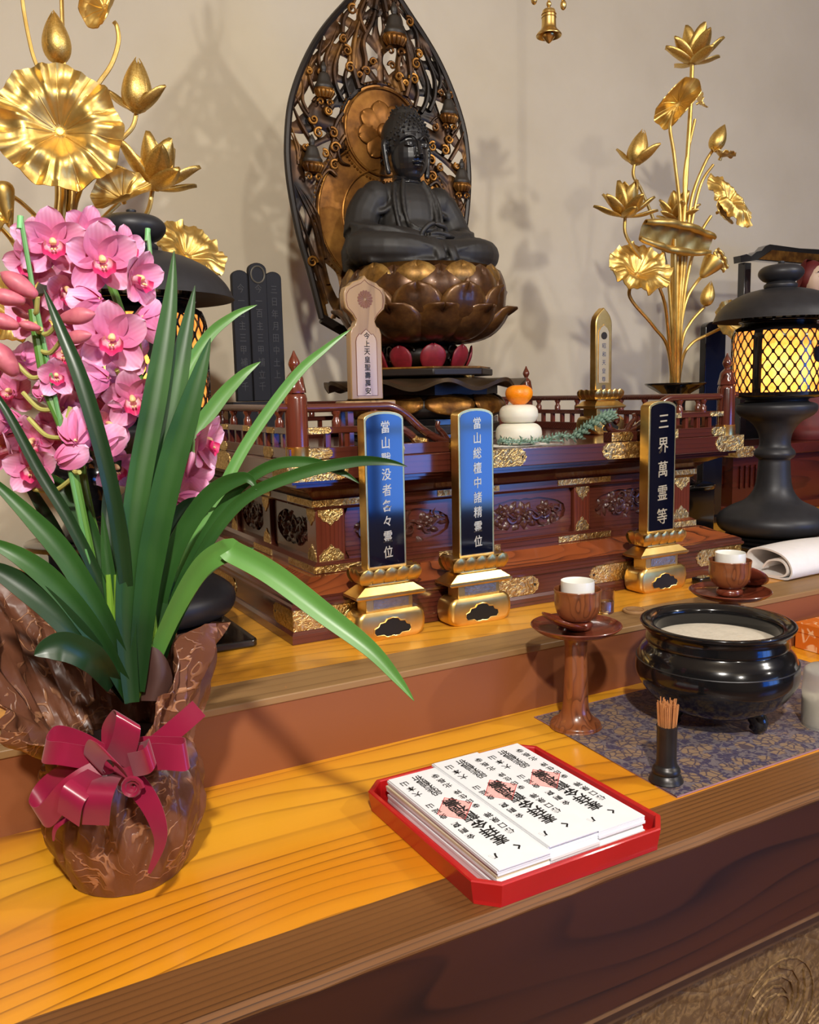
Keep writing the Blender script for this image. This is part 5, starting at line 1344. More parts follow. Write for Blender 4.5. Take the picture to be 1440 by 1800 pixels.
up_to(lr, [(1192, 560), (1206, 440), (1216, 350), (1238, 290), (1254, 263)], .0048, 3)
flower(lr, P(1254, 264), (.42, -.1, .85), .085, 'bud', 2)
up_to(lr, [(1195, 560), (1210, 430), (1230, 330), (1254, 290)], .0045, 4)
leaf_disc(lr, P(1268, 274, .01), (.1, -.35, .9), .066, 7, .3, .55, .1, fold=.5, twist=.15)
leaf_disc(lr, P(1286, 350, -.02), (-.15, -.9, .45), .100, 15, -.10, .42, .05, twist=-1.12)
up_to(lr, [(1198, 570), (1212, 470), (1232, 410), (1250, 380)], .0048, 5)
leaf_disc(lr, P(1266, 372, .015), (.35, -.8, .2), .055, 9, .5, .9, .05, fold=.4)
flower(lr, P(1099, 383, -.06), (-.02, -.15, 1), .098, 'open', 3)
stem(lr, [bot, P(1176, 600, -.02), P(1165, 520, -.05), P(1130, 460, -.06), P(1101, 415, -.06), P(1099, 383, -.06)], .0046)
flower(lr, P(1115, 290, .01), (.22, -.1, .95), .098, 'half', 4)
stem(lr, [bot, P(1180, 560), P(1170, 460), P(1150, 390), P(1128, 335), P(1114, 310), P(1115, 290)], .0046)
flower(lr, P(1188, 388, .05), (0, -.1, 1), .085, 'open', 5)
leaf_disc(lr, P(1122, 478, -.07), (-.25, -.75, .6), .088, 11, .22, 1, .07)
stem(lr, [bot, P(1176, 620, -.03), P(1150, 575, -.06), P(1112, 530, -.07), P(1107, 508, -.07), P(1120, 482, -.066)], .0048)
rolled_leaf(lr, P(1128, 404, -.07), P(1250, 430, -.05), .048, (0, -.3, 1))
stem(lr, [bot, P(1186, 560, -.03), P(1186, 480, -.05), P(1186, 420, -.06)], .006)
# seed pod, bud and low leaf at the right
pod = part('seed_pod', MB().lathe(smooth_prof([(.004, -.02), (.012, -.012), (.026, .02), (.032, .04), (.028, .044), (.0001, .046)], 3), 18), LEAFG, lr)
pod.matrix_local = Matrix.Translation(P(1240, 478, -.02)-lr.location) @ axisM((.55, -.2, .7))
stem(lr, [bot, P(1196, 590), P(1206, 530), P(1222, 500), P(1238, 482, -.02)], .0048)
flower(lr, P(1240, 538, -.01), (.15, -.1, .95), .075, 'bud', 6)
stem(lr, [bot, P(1198, 610), P(1212, 570), P(1238, 540)], .0046)
leaf_disc(lr, P(1282, 568, -.02), (.1, -.9, .3), .075, 13, .25, .9, .08, fold=.25)
stem(lr, [bot, P(1198, 640), P(1215, 605), P(1245, 588), P(1272, 575)], .0048)
rolled_leaf(lr, P(1258, 440, -.03), P(1275, 475, -.03), .02, (1, 0, .3))
bd_ = thing
for j in range(9):
    a = j*2*PI/9; rr_ = .017
    stem(lr, [bot+V((.009*math.cos(a), .009*math.sin(a), 0)), P(1188, 560)+V((rr_*.8*math.cos(a), rr_*.6*math.sin(a), 0)), P(1190+(j % 3)*2, 470)+V((rr_*math.cos(a), rr_*.6*math.sin(a), 0)), P(1192, 392+(j*13) % 30)+V((rr_*1.2*math.cos(a), rr_*.7*math.sin(a), 0))], .0058)
# left arrangement
ll = thing('gilded_lotus', 'tall gilded metal lotus arrangement behind the pink orchid, with one broad open leaf', 'ornament', (xl, LOY, zt-.12), 0, 'gilded lotus arrangements')
bot = V((xl, LOY, zt-.115))
leaf_disc(ll, P(105, 228, -.16), (-.16, -.97, .05), .108, 21, .16, 1, .06)
stem(ll, [bot, P(112, 420, -.03), P(112, 330, -.06), P(106, 250, -.12), P(105, 230, -.15)], .006)
for j in range(7):
    a = j*2*PI/7; rr_ = .015
    stem(ll, [bot+V((.008*math.cos(a), .008*math.sin(a), 0)), P(114, 440)+V((rr_*math.cos(a), rr_*.6*math.sin(a), 0)), P(115, 340)+V((rr_*math.cos(a), rr_*.6*math.sin(a), 0)), P(112, 230+j*9)+V((rr_*math.cos(a), rr_*.6*math.sin(a), 0))], .0056)
flower(ll, P(103, 112), (-.03, 0, 1), .098, 'bud', 8)
stem(ll, [bot, P(114, 400), P(112, 250), P(106, 150), P(103, 112)], .0058)
stem(ll, [bot, P(112, 380), P(90, 200), P(70, 130), P(56, 90), P(42, 20), P(36, -40)], .0038)
stem(ll, [bot, P(118, 380), P(116, 200), P(111, 80), P(107, -40)], .004)
flower(ll, P(36, -40), (-.05, 0, 1), .09, 'half', 9); flower(ll, P(107, -42), (.05, 0, 1), .1, 'open', 10)
leaf_disc(ll, P(184, 12, -.02), (-.35, -.8, .4), .062, 23, .25, .8, .05, fold=1.1, twist=1.25)
stem(ll, [bot, P(122, 400), P(140, 220), P(165, 160), P(195, 115), P(208, 75), P(206, 48), P(200, 38)], .0046)
flower(ll, P(240, 198, -.01), (.06, -.05, 1), .105, 'half', 11)
stem(ll, [bot, P(125, 420), P(165, 290), P(205, 252), P(232, 225), P(240, 198)], .0046)
flower(ll, P(268, 334, -.02), (.18, -.12, .95), .108, 'open', 12)
stem(ll, [bot, P(128, 460), P(200, 420), P(255, 380), P(268, 334)], .0048)
leaf_disc(ll, P(216, 348, -.05), (-.3, -.75, .55), .06, 25, .35, .8, .06, fold=.9, twist=.5)
stem(ll, [bot, P(125, 480), P(150, 420), P(180, 385), P(210, 356)], .0048)
leaf_disc(ll, P(332, 446, -.02), (.25, -.75, .6), .078, 27, .2, 1, .06)
stem(ll, [bot, P(140, 560), P(230, 520), P(310, 470), P(330, 448)], .0048)
fp = part('seed_pod', MB().lathe(smooth_prof([(.0001, -.05), (.006, -.045), (.014, -.01), (.020, .02), (.012, .032), (.0001, .034)], 3), 16), LEAFG, ll)
fp.matrix_local = Matrix.Translation(P(9, 352, -.05)-ll.location) @ axisM((-.1, 0, 1))
stem(ll, [bot, P(105, 460), P(75, 396), P(40, 358), P(12, 340, -.03)], .0044)
stem(ll, [bot, P(100, 520), P(45, 460), P(15, 415), P(-15, 385)], .0044)
leaf_disc(ll, P(-30, 372, -.02), (-.4, -.8, .3), .06, 29, .25, 1, .07)
leaf_disc(ll, P(18, 548, -.05), (-.2, -.8, .5), .075, 31, .2, 1, .07)
stem(ll, [bot, P(95, 580), P(50, 570), P(20, 552)], .0046)
leaf_disc(ll, P(90, 398, -.10), (0, -.5, .8), .035, 33, .3, 1, .05)
# ------------------------------------------------------------------ hanging bell ornament
BYY = 1.72
bp_ = at(965, 12, Y=BYY)
be = thing('hanging_bell', 'small gilded bell ornament hanging above the dais right of the halo', 'bell', bp_)
part('bell_body', MB().lathe(smooth_prof([(.0001, -.006), (.012, -.006), (.0155, -.012), (.0165, -.022), (.017, -.042), (.0195, -.050), (.0285, -.060), (.030, -.0635), (.0275, -.0645), (.018, -.056), (.014, -.04), (.012, -.012)], 4), 28, cap=False), GOLD, be)
for z in (-.017, -.024): part('bell_ring', MB().tube([(.0168*math.cos(a*PI/12), .0168*math.sin(a*PI/12), z) for a in range(24)], .0011, 5, closed=True), GOLD, be)
part('bell_clapper', MB().lathe(smooth_prof([(.0001, -.05), (.006, -.054), (.016, -.063), (.010, -.072), (.005, -.078), (.0001, -.0815)], 3), 16), GOLD, be)
part('chain', MB().tube([(0, 0, -.008), (0, 0, .02), (0, 0, 3.299-bp_.z)], .0022, 6), GOLD, be)
for i in range(8): part('chain_bead', MB().ell((0, 0, .006+.03*i), (.006, .006, .008), 10, 6), GOLD, be)
part('side_drop', MB().ell((-.043, 0, .008), (.0075, .0075, .012), 10, 6), GOLD, be)
part('cross_arm', MB().tube([(-.043, 0, .02), (-.03, 0, .03), (0, 0, .034), (.03, 0, .03), (.043, 0, .02)], .002, 6), GOLD, be)
part('side_drop', MB().ell((.043, 0, .012), (.0075, .0075, .012), 10, 6), GOLD, be)
# ------------------------------------------------------------------ furniture at the right rear
SY = 1.98
sz_ = at(1390, 779, Y=SY).z
SX = at(1296, 790, Y=SY).x
RD = wood('dark_red_cabinet_wood', lin(96, 38, 22), lin(78, 28, 17), lin(36, 12, 9), 'X', 8, 7, .1, .25, .7, .5)
sc2 = thing('side_altar', 'dark reddish side altar cabinet behind the right lantern', 'cabinet', (SX+.6, SY+.28, SZ))
part('cabinet_top', MB().box(SX, SX+1.3, SY, WY-.02, sz_-.036, sz_), RD, sc2, world=True, bevel=.002)
part('cabinet_body', MB().box(SX+.03, SX+1.27, SY+.04, WY-.04, SZ+.03, sz_-.036), RD, sc2, world=True)
part('cabinet_plinth', MB().box(SX+.0, SX+1.3, SY+.0, WY-.02, SZ+.0006, SZ+.03), RD, sc2, world=True, bevel=.002)
fitting(SX, SX+.09, sz_-.036, sz_, SY, 'F', 'r', parent=sc2)
fitting(SY, SY+.07, sz_-.036, sz_, SX, 'L', 'r', parent=sc2)
for i in range(9): part('lattice_bar', MB().box(SX+.06+i*.026, SX+.07+i*.026, SY+.034, SY+.041, SZ+.09, sz_-.07), RD, sc2, world=True)
for i in range(8): part('lattice_bar', MB().box(SX+.024, SX+.031, SY+.08+i*.05, SY+.09+i*.05, SZ+.09, sz_-.07), RD, sc2, world=True)
# black framed shrine chair on it
FYY = 2.24
l0, l1 = at(1303, 480, Y=FYY), at(1326, 480, Y=FYY)
cx0 = l0.x; cw = .48; zt_ = at(1303, 462, Y=FYY).z
fr = thing('black_shrine_frame', 'black lacquer frame with curved crest rail and gilt relief, behind the right lantern', 'frame', (cx0+cw/2, FYY, sz_))
for x in (cx0, cx0+cw-.036): part('post', MB().box(x, x+.036, FYY-.015, FYY+.015, sz_+.0006, zt_), LAC, fr, world=True, bevel=.002)
def fx(px, py): q = at(px, py, Y=FYY); return (q.x, q.z)
crest = [fx(1294, 450), fx(1297, 462), fx(1325, 466), fx(1440, 466)]
tpc = [fx(1297, 449), fx(1309, 452), fx(1320, 447), fx(1330, 435), fx(1345, 432), fx(1400, 438), fx(1420, 441), fx(1428, 449), fx(1445, 462)]
midx = (cx0+cw/2)
lp_ = [fx(1295, 463), fx(1294, 451), fx(1305, 448), fx(1313, 452), fx(1322, 444), fx(1331, 442), fx(1338, 434), fx(1346, 431), fx(1398, 438)]
xm = lp_[-1][0]
outl = lp_+[(2*xm-x, z+(xm-x)*.0) for x, z in reversed(lp_[:-1])]
lo = [(2*xm-x, z) for x, z in [(lp_[0][0], lp_[0][1]-.006), (lp_[4][0], lp_[4][1]-.028)]]
part('crest_rail', yprism(outl+[(2*xm-lp_[4][0], lp_[4][1]-.030), (lp_[4][0], lp_[4][1]-.030)], FYY-.02, FYY+.012), LAC, fr, world=True)
gp_ = [(lp_[4][0]+.012, lp_[4][1]-.026), (lp_[5][0]+.02, lp_[5][1]-.014), (lp_[7][0]+.01, lp_[7][1]-.020), (xm, lp_[8][1]-.016), (2*xm-lp_[7][0]-.01, lp_[7][1]-.020), (2*xm-lp_[4][0]-.012, lp_[4][1]-.026)]
part('gilt_relief', yprism([(a, b_) for a, b_ in gp_], FYY-.0225, FYY-.019), OLDG, fr, world=True)
part('back_panel', MB().box(cx0+.036, cx0+cw-.036, FYY+.0, FYY+.01, sz_+.0006, sz_+.22), LAC, fr, world=True)
# black round-topped board left of it
q0, q1 = at(1236, 620, Y=1.96), at(1262, 620, Y=1.96); q2 = at(1250, 565, Y=1.96)
bb_ = thing('black_board', 'tall black round-topped board standing behind the right corner post', 'board', ((q0.x+q1.x)/2+.01, 1.96, SZ))
wB = (q1.x-q0.x)/2+.012
part('panel', yprism(arch(wB, .02, q2.z-SZ, .02), -.012, .012), LAC, bb_, bevel=.002)
part('foot', MB().box(-wB-.006, wB+.006, -.03, .03, .0006, .021), LAC, bb_, bevel=.002)
# seated figure with red hood
fy = 2.10
hc_ = at(1432, 492, Y=fy)
FACE = plain('painted_pale_face', lin(206, 180, 156), .5, 0, .04)
HOOD = plain('dark_red_hood', lin(98, 26, 24), .6, 0, .2, 30)
sf_ = thing('hooded_statuette', 'painted statuette with pale face and dark red hood at the right edge', 'statuette', (hc_.x, fy, sz_))
hh = hc_.z-sz_
part('robe', MB().lathe(smooth_prof([(.10, .001), (.105, .03), (.085, .10), (.075, hh-.12), (.05, hh-.06), (.03, hh-.045)], 4), 32), HOOD, sf_)
fm = MB().ell((0, 0, hh), (.045, .046, .056), 24, 16).ell((0, -.046, hh-.008), (.007, .010, .012), 10, 8).ell((0, -.04, hh-.03), (.016, .008, .006), 10, 6)
part('face', fused(fm, .0025, 3, .5), FACE, sf_, ang=180)
for s in (-1, 1):
    part('eye', MB().ell((s*.019, -.0405, hh+.008), (.010, .004, .004), 10, 6), INK, sf_)
    part('eyebrow', MB().tube([(s*.008, -.045, hh+.022), (s*.02, -.043, hh+.027), (s*.032, -.036, hh+.022)], .002, 6), INK, sf_)
hd = MB()
def hood(u, v):
    a = PI*1.02*(u-.5)+PI/2; t = v*PI*.75
    r_ = .058*(1+.08*math.sin(3*t))
    return (r_*math.cos(a)*1.02, r_*math.sin(a)*math.sin(t*.9+.3)*.95-.012+.02*(1-math.cos(t)), hh+.064*math.cos(t)+.006)
part('hood', MB().grid(24, 18, hood).ell((0, .014, hh+.012), (.054, .046, .060), 24, 14), HOOD, sf_, ang=180)
# ------------------------------------------------------------------ potted orchid
OX, OY = .165, 1.005
oc = thing('potted_orchid', 'tall pink cymbidium orchid in brown wrapping paper with a wine-red bow', 'plant', (OX, OY, TZ))
E1 = V((RT.x, RT.y, 0)).normalized(); E2 = V((-_f.x, -_f.y, 0)).normalized()
WRAP = NT('brown_embossed_paper'); _v = WRAP.coord()
_w1 = WRAP.noise(_v, 13, 2, .5, 2.6)
_sw = WRAP.math('SINE', WRAP.math('MULTIPLY', _w1, 30))
_sm = WRAP.ramp(WRAP.noise(_v, 16, 2), [(.42, (0, 0, 0)), (.55, (1, 1, 1))])
_ln = WRAP.math('MULTIPLY', WRAP.ramp(_sw, [(.72, (0, 0, 0)), (.95, (1, 1, 1))]), _sm)
WRAP.base(WRAP.mix(_ln, lin(108, 66, 46), lin(168, 118, 84)))
WRAP.set(Roughness=.36, Specular_IOR_Level=.6); WRAP.bump(WRAP.math('ADD', _ln, WRAP.math('MULTIPLY', WRAP.noise(_v, 40, 3), .5)), .5, .003); WRAP = WRAP.m
lob = [(-90, .250, .105), (-45, .262, .112), (-12, .290, .118), (12, .300, .108), (40, .235, .098), (62, .175, .086), (85, .162, .080), (105, .172, .088), (122, .205, .112), (140, .210, .128), (160, .235, .120), (178, .325, .148), (200, .345, .165), (225, .300, .138), (270, .250, .105)]
def lobe(a):
    d = math.degrees(a) % 360
    if d > 270: d -= 360
    for (a0, h0, r0), (a1, h1, r1) in zip(lob, lob[1:]):
        if a0 <= d <= a1:
            t = (d-a0)/(a1-a0); t = t*t*(3-2*t); return h0+(h1-h0)*t, r0+(r1-r0)*t
    return .25, .105
def wrap(u, v):
    a = 2*PI*u; h, R = lobe(a)
    cr_ = .0035*math.sin(9*a+14*v)+.003*math.sin(17*a-9*v+1)+.0022*math.sin(31*a+25*v)
    if v < .62:
        t = v/.62; z = .0012+t*.152
        r = [.064, .072, .080, .0855, .088, .0875, .085, .080, .073][min(8, int(t*8))]; r2 = [.064, .072, .080, .0855, .088, .0875, .085, .080, .073][min(8, int(t*8)+1)]
        r = r+(r2-r)*(t*8-int(t*8)); cr_ *= .25+1.1*t
        if t < .04: cr_ *= .3
    else:
        t = (v-.62)/.38; z = .153+t*(h-.153); r = .073+(R-.073)*(t**.8)
        cr_ *= 1.2+.8*t; r += .006*math.sin(5*a+2)*t
    c, s = math.cos(a), math.sin(a); p = E1*((r+cr_)*c)+E2*((r+cr_)*s)
    return (p.x, p.y, z)
wp = part('wrapping_paper', MB().grid(150, 46, wrap, closeu=True), WRAP, oc, solid=.0012, ang=40)
part('plastic_pot', MB().lathe([(.0001, .003), (.058, .003), (.068, .12), (.072, .15), (.069, .15), (.064, .13), (.0001, .128)], 36), plain('dark_brown_pot', lin(58, 38, 34), .5), oc)
def scr(x, y, D): return at(x, y, D=D)
# inner brown sleeve edge
part('inner_sleeve', MB().grid(16, 6, lambda u, v: tuple(scr(238+55*u+10*math.sin(v*3), 1232-(95*v)*(.5+.5*math.sin(PI*(.15+.7*u))), .955-.012*math.sin(PI*u))-V((OX, OY, TZ)))), plain('dark_brown_sleeve', lin(74, 48, 42), .5), oc, solid=.001)
# bow
WINE = plain('wine_red_satin_ribbon', lin(140, 22, 56), .28, 0, .12, 20, Sheen_Weight=.2)
def ribbon(pts, wpx, name='bow_loop', roll=None, taper_=None):
    """pts: (x, y, depth) along the strip; width in photo pixels"""
    q = [scr(*p) for p in pts]; c = catmull(q, 6); n = len(c)
    rows = []
    vd = -_f
    prev = None
    far = max(q, key=lambda p_: (p_-q[0]).length)-q[0]
    fixed = far.cross(vd).normalized() if name == 'bow_loop' else None
    for i in range(n):
        t = (c[min(i+1, n-1)]-c[max(i-1, 0)])
        side = t.cross(vd)
        flat = side.length/max(1e-9, t.length)
        side = side.normalized() if flat > .25 else (prev if prev is not None else side.normalized())
        if prev is not None and side.dot(prev) < 0: side = -side
        if prev is not None: side = (side*.45+prev*.55).normalized()
        prev = side
        if fixed is not None: side = fixed
        k = wpx*.00062*(1 if taper_ is None else 1-(1-taper_)*(i/(n-1))**1.6)
        rows.append([c[i]-side*k/2, c[i]-side*k/6, c[i]+side*k/6, c[i]+side*k/2])
    vs = [p for r in rows for p in r]
    fs = [(4*j+i, 4*j+i+1, 4*j+i+5, 4*j+i+4) for j in range(n-1) for i in range(3)]
    return part(name, MB().add(vs, fs), WINE, oc, solid=.0007, ang=60, world=True)
KD = .905
for pts, w_ in (([(200, 1330, KD), (200, 1290, KD-.005), (218, 1262, KD-.02), (226, 1270, KD-.035), (218, 1310, KD-.028), (205, 1340, KD-.012)], 46),
                ([(190, 1340, KD), (165, 1345, KD-.02), (172, 1318, KD-.045), (196, 1330, KD-.048), (208, 1350, KD-.025)], 44),
                ([(215, 1335, KD), (250, 1318, KD-.012), (300, 1318, KD-.02), (328, 1320, KD-.025), (322, 1332, KD-.035), (280, 1330, KD-.036), (230, 1335, KD-.02)], 44),
                ([(225, 1330, KD), (255, 1325, KD-.028), (268, 1320, KD-.044), (258, 1338, KD-.052), (230, 1345, KD-.03)], 40),
                ([(185, 1330, KD), (140, 1305, KD-.01), (95, 1295, KD-.01), (78, 1320, KD-.02), (110, 1325, KD-.03), (170, 1335, KD-.012)], 38),
                ([(185, 1345, KD), (130, 1355, KD-.005), (80, 1390, KD+.0), (62, 1425, KD-.01), (80, 1435, KD-.018), (120, 1390, KD-.028), (180, 1350, KD-.012)], 40),
                ([(190, 1355, KD), (150, 1378, KD-.04), (128, 1400, KD-.055), (120, 1440, KD-.048)], 42),
                ([(195, 1360, KD), (182, 1380, KD-.04), (172, 1410, KD-.05), (168, 1450, KD-.04)], 44)): ribbon(pts, w_)
ribbon([(225, 1332, KD), (265, 1315, KD-.005), (310, 1280, KD-.008), (350, 1245, KD-.002)], 34, 'bow_tail', taper_=1.0)
ribbon([(200, 1350, KD), (232, 1372, KD-.02), (262, 1410, KD-.026), (280, 1455, KD-.022), (280, 1490, KD-.015), (262, 1535, KD-.006)], 44, 'bow_tail', taper_=.12)
ribbon([(190, 1350, KD), (140, 1420, KD-.01), (100, 1452, KD-.018), (94, 1478, KD-.012)], 14, 'bow_tail', taper_=.2)
cq = scr(232, 1385, KD-.034)
part('ribbon_rosette', MB().tube([cq+RT*(.0105*(1-t/30)*math.cos(t*.55))+UP*(.0105*(1-t/30)*math.sin(t*.55))-_f*(-.0003*t) for t in range(24)], .0028, 6, flat=1.6), WINE, oc, world=True)
# leaves
LFM = NT('orchid_leaf_green'); _v = LFM.coord()
LFM.base(LFM.ramp(LFM.noise(_v, 5, 3), [(.3, lin(21, 50, 17)), (.5, lin(33, 71, 24)), (.72, lin(58, 102, 38))]))
LFM.set(Roughness=.42, Specular_IOR_Level=.4, Subsurface_Weight=.0); LFM = LFM.m
LFD = plain('orchid_leaf_dark_green', lin(26, 52, 24), .36, 0, .22, 6)
LFL = plain('orchid_leaf_light_green', lin(88, 138, 62), .38, 0, .15, 6)
def leaf(pts, wpx, mat=None, roll=0, keel=.34, droop=None):
    q = [scr(*p) for p in pts]; c = catmull(q, 7); n = len(c); vs = []; fs = []
    prev = None
    for i in range(n):
        tt = i/(n-1); t = (c[min(i+1, n-1)]-c[max(i-1, 0)]).normalized()
        vd = (CAM-c[i]).normalized(); side = t.cross(vd)
        side = side.normalized() if side.length > .2 else prev
        if prev is not None and side.dot(prev) < 0: side = -side
        prev = side; nn = side.cross(t).normalized()
        if nn.dot(vd) < 0: nn = -nn
        rr = rad(roll); s2 = side*math.cos(rr)+nn*math.sin(rr); n2 = nn*math.cos(rr)-side*math.sin(rr)
        k = wpx*.00066/2*c_w(tt)
        for s in (-1, -.5, 0, .5, 1): vs.append(c[i]+s2*(k*s)+n2*(k*keel*(abs(s)-.3)))
    for j in range(n-1):
        for i in range(4): fs.append((5*j+i, 5*j+i+1, 5*j+i+6, 5*j+i+5))
    return part('leaf', MB().add(vs, fs), mat or LFM, oc, solid=.0009, ang=70, world=True)
def c_w(t):
    b_ = .6+.4*min(1, t/.3)
    return max(.02, b_*(1 if t < .55 else (1-((t-.55)/.45)**1.7)))
B = .965
for pts, w_, m_ in (
    ([(232, 1235, .93), (222, 1080, .93), (240, 880, .93), (276, 680, .94), (298, 540, .95), (306, 440, .96)], 39, LFM),
    ([(238, 1225, .95), (246, 1060, .95), (272, 860, .95), (312, 660, .96), (343, 502, .975)], 48, LFM),
    ([(240, 1215, .94), (262, 1010, .93), (296, 840, .925), (338, 700, .925), (370, 594, .93)], 44, LFM),
    ([(238, 1225, .96), (222, 1030, .93), (196, 860, .90), (150, 690, .885), (105, 575, .885), (76, 505, .89)], 25, LFD),
    ([(236, 1230, .95), (190, 1110, .92), (120, 985, .90), (50, 905, .89), (-40, 820, .885)], 34, LFM),
    ([(232, 1232, .94), (170, 1120, .905), (100, 1030, .885), (30, 975, .87), (-50, 940, .865)], 34, LFM),
    ([(215, 1210, .95), (150, 1130, .90), (80, 1060, .88), (10, 1010, .87), (-50, 985, .86)], 39, LFD),
    ([(200, 1205, .93), (165, 1160, .89), (120, 1138, .87), (85, 1140, .86), (60, 1152, .855)], 45, LFD),
    ([(240, 1230, .97), (200, 1080, .95), (130, 930, .93), (70, 830, .92), (10, 720, .91), (-40, 650, .91)], 19, LFD),
    ([(230, 1220, .985), (180, 1000, .985), (130, 880, .98), (60, 830, .975), (-30, 780, .97)], 27, LFM),
    ([(225, 1220, 1.0), (160, 1080, 1.01), (110, 960, 1.02), (60, 870, 1.03), (20, 810, 1.04)], 23, LFD),
    ([(262, 1180, .97), (320, 1020, .965), (400, 880, .96), (470, 822, .955), (540, 812, .95), (600, 830, .945), (632, 850, .945)], 19, LFM),
    ([(268, 1170, .96), (340, 1000, .95), (420, 885, .945), (520, 835, .94), (620, 812, .935), (680, 812, .93), (716, 820, .93)], 20, LFM),
    ([(248, 1215, .972), (300, 1090, .935), (352, 1000, .91), (398, 968, .90), (412, 972, .897), (480, 1010, .885), (570, 1078, .87), (650, 1140, .86), (700, 1195, .855), (728, 1232, .853)], 36, LFL),
    ([(275, 1180, .97), (310, 1080, .975), (350, 1010, .98), (400, 975, .985), (448, 963, .99)], 27, LFM),
    ([(268, 1180, .985), (320, 990, 1.0), (380, 880, 1.01), (440, 770, 1.02), (520, 660, 1.03), (575, 610, 1.035), (618, 578, 1.04)], 20, LFL),
    ([(262, 1190, 1.0), (290, 950, 1.03), (330, 790, 1.05), (380, 710, 1.06), (425, 660, 1.065), (458, 636, 1.07)], 28, LFL),
    ([(255, 1190, 1.01), (270, 900, 1.05), (310, 700, 1.07), (360, 600, 1.08), (410, 555, 1.085), (452, 536, 1.09)], 22, LFL),
    ([(265, 1200, .965), (275, 1080, .96), (310, 960, .955), (370, 870, .95), (430, 840, .945), (452, 862, .943)], 31, LFM),
    ([(258, 1215, .975), (268, 1080, .98), (300, 950, .985), (330, 890, .99), (380, 880, .995)], 34, LFD),
    ([(248, 1225, .955), (262, 1130, .955), (278, 1040, .96), (300, 960, .965)], 41, LFM),
    ([(236, 1230, .985), (200, 1040, 1.0), (190, 900, 1.01), (205, 780, 1.02), (180, 640, 1.03)], 23, LFD),
    ([(228, 1225, .96), (205, 1100, .95), (190, 1000, .945), (180, 900, .945)], 23, LFM),
    ([(225, 1230, .975), (150, 1130, .97), (100, 1060, .965), (70, 1000, .96)], 31, LFD)):
    leaf(pts, w_, m_)
for x, w_ in ((205, 12), (190, 14), (260, 14), (175, 12)):
    part('pseudobulb_shoot', MB().tube([scr(238, 1228, .955), scr(x+8, 1120, .95), scr(x, 1010, .945)], [.008, .007, .003], 8), plain('young_shoot_green', lin(112, 152, 48), .4) if 'young_shoot_green' not in MATS else MATS['young_shoot_green'], oc, world=True)
# spikes and stakes
SPK = plain('spike_green', lin(86, 132, 52), .4, 0, .15, 12)
STAKE = plain('green_plastic_stake', lin(96, 150, 88), .4, 0, .06)
def stake(pts, r=.0026): part('support_stake', MB().tube([scr(*p) for p in pts], r, 8), STAKE, oc, world=True); part('stake_cap', MB().tube([scr(*pts[-1]), scr(pts[-1][0]-1, pts[-1][1]+22, pts[-1][2])], r*1.28, 10), plain('mint_stake_cap', lin(120, 190, 120), .4) if 'mint_stake_cap' not in MATS else MATS['mint_stake_cap'], oc, world=True)
stake([(190, 1150, .95), (130, 860, .93), (60, 520, .915), (36, 380, .91)])
stake([(245, 1180, 1.0), (282, 640, 1.04), (260, 402, 1.05)])
def spike(pts, r=.005): part('flower_spike', MB().tube(catmull([scr(*p) for p in pts], 6), r, 9), SPK, oc, world=True)
spike([(215, 1200, .96), (165, 1000, .945), (118, 780, .93), (84, 690, .925), (66, 600, .92), (58, 545, .92)])
spike([(235, 1200, 1.0), (150, 860, 1.02), (130, 650, 1.03), (110, 500, 1.03), (90, 430, 1.03)])
spike([(245, 1200, 1.01), (250, 900, 1.04), (250, 700, 1.05), (210, 540, 1.05), (170, 450, 1.04)])
# flowers
PINK = NT('orchid_petal_pink'); _v = PINK.coord()
_sp = PINK.n('ShaderNodeSeparateXYZ'); PINK.l(_v, _sp.inputs[0])
_st = PINK.math('SINE', PINK.math('MULTIPLY', _sp.outputs[0], 60))
_g = PINK.ramp(_sp.outputs[2], [(.0, lin(218, 106, 158)), (.5, lin(236, 142, 188)), (1.0, lin(248, 192, 220))])
PINK.base(PINK.mix(PINK.math('MULTIPLY', PINK.math('ADD', _st, 1.0), .10), _g, lin(212, 88, 148)))
PINK.set(Roughness=.5, Subsurface_Weight=.25, Subsurface_Scale=.01, Sheen_Weight=.15); PINK = PINK.m
LIP = NT('orchid_lip_magenta_edge'); _v = LIP.coord(); _sp = LIP.n('ShaderNodeSeparateXYZ'); LIP.l(_v, _sp.inputs[0])
LIP.base(LIP.ramp(LIP.math('ADD', LIP.math('MULTIPLY', _sp.outputs[1], -1.0), LIP.math('MULTIPLY', LIP.noise(_v, 9, 2), .12)), [(.1, lin(246, 214, 206)), (.42, lin(238, 170, 190)), (.52, lin(196, 28, 92)), (.66, lin(206, 48, 108)), (.72, lin(244, 176, 204))])); LIP.set(Roughness=.45); LIP = LIP.m
CREAM = plain('cream_column', lin(244, 206, 150), .45, 0, .1, 30)
BUDM = NT('orchid_bud_rose'); _v = BUDM.coord(); BUDM.base(BUDM.ramp(BUDM.noise(_v, 3, 3), [(.3, lin(186, 86, 110)), (.7, lin(214, 124, 132))])); BUDM.set(Roughness=.45); BUDM = BUDM.m
PED = plain('yellow_green_pedicel', lin(178, 176, 96), .45, 0, .12)
def tepal(wd, cup, tw=0, name='petal'):
    def f(u, v):
        s = 2*u-1; w_ = wd*math.sin(PI*min(1, .12+.80*v**.9))**.75*(1 if v < .86 else math.sqrt(max(0, 1-((v-.86)/.14)**2))*.8+.2*(1-v)/.14)
        return (w_*s+tw*v*v, -cup*math.sin(PI*.5*v)*v*1.0-.16*(s*s)*math.sin(PI*v)+.02*math.sin(6*v+4*s), v)
    return mesh(MB().grid(9, 11, f), name, PINK, 80)
TD = tepal(.41, .26); TP = tepal(.43, .36); TS = tepal(.41, .20); TC = tepal(.46, .55)
lipm = MB()
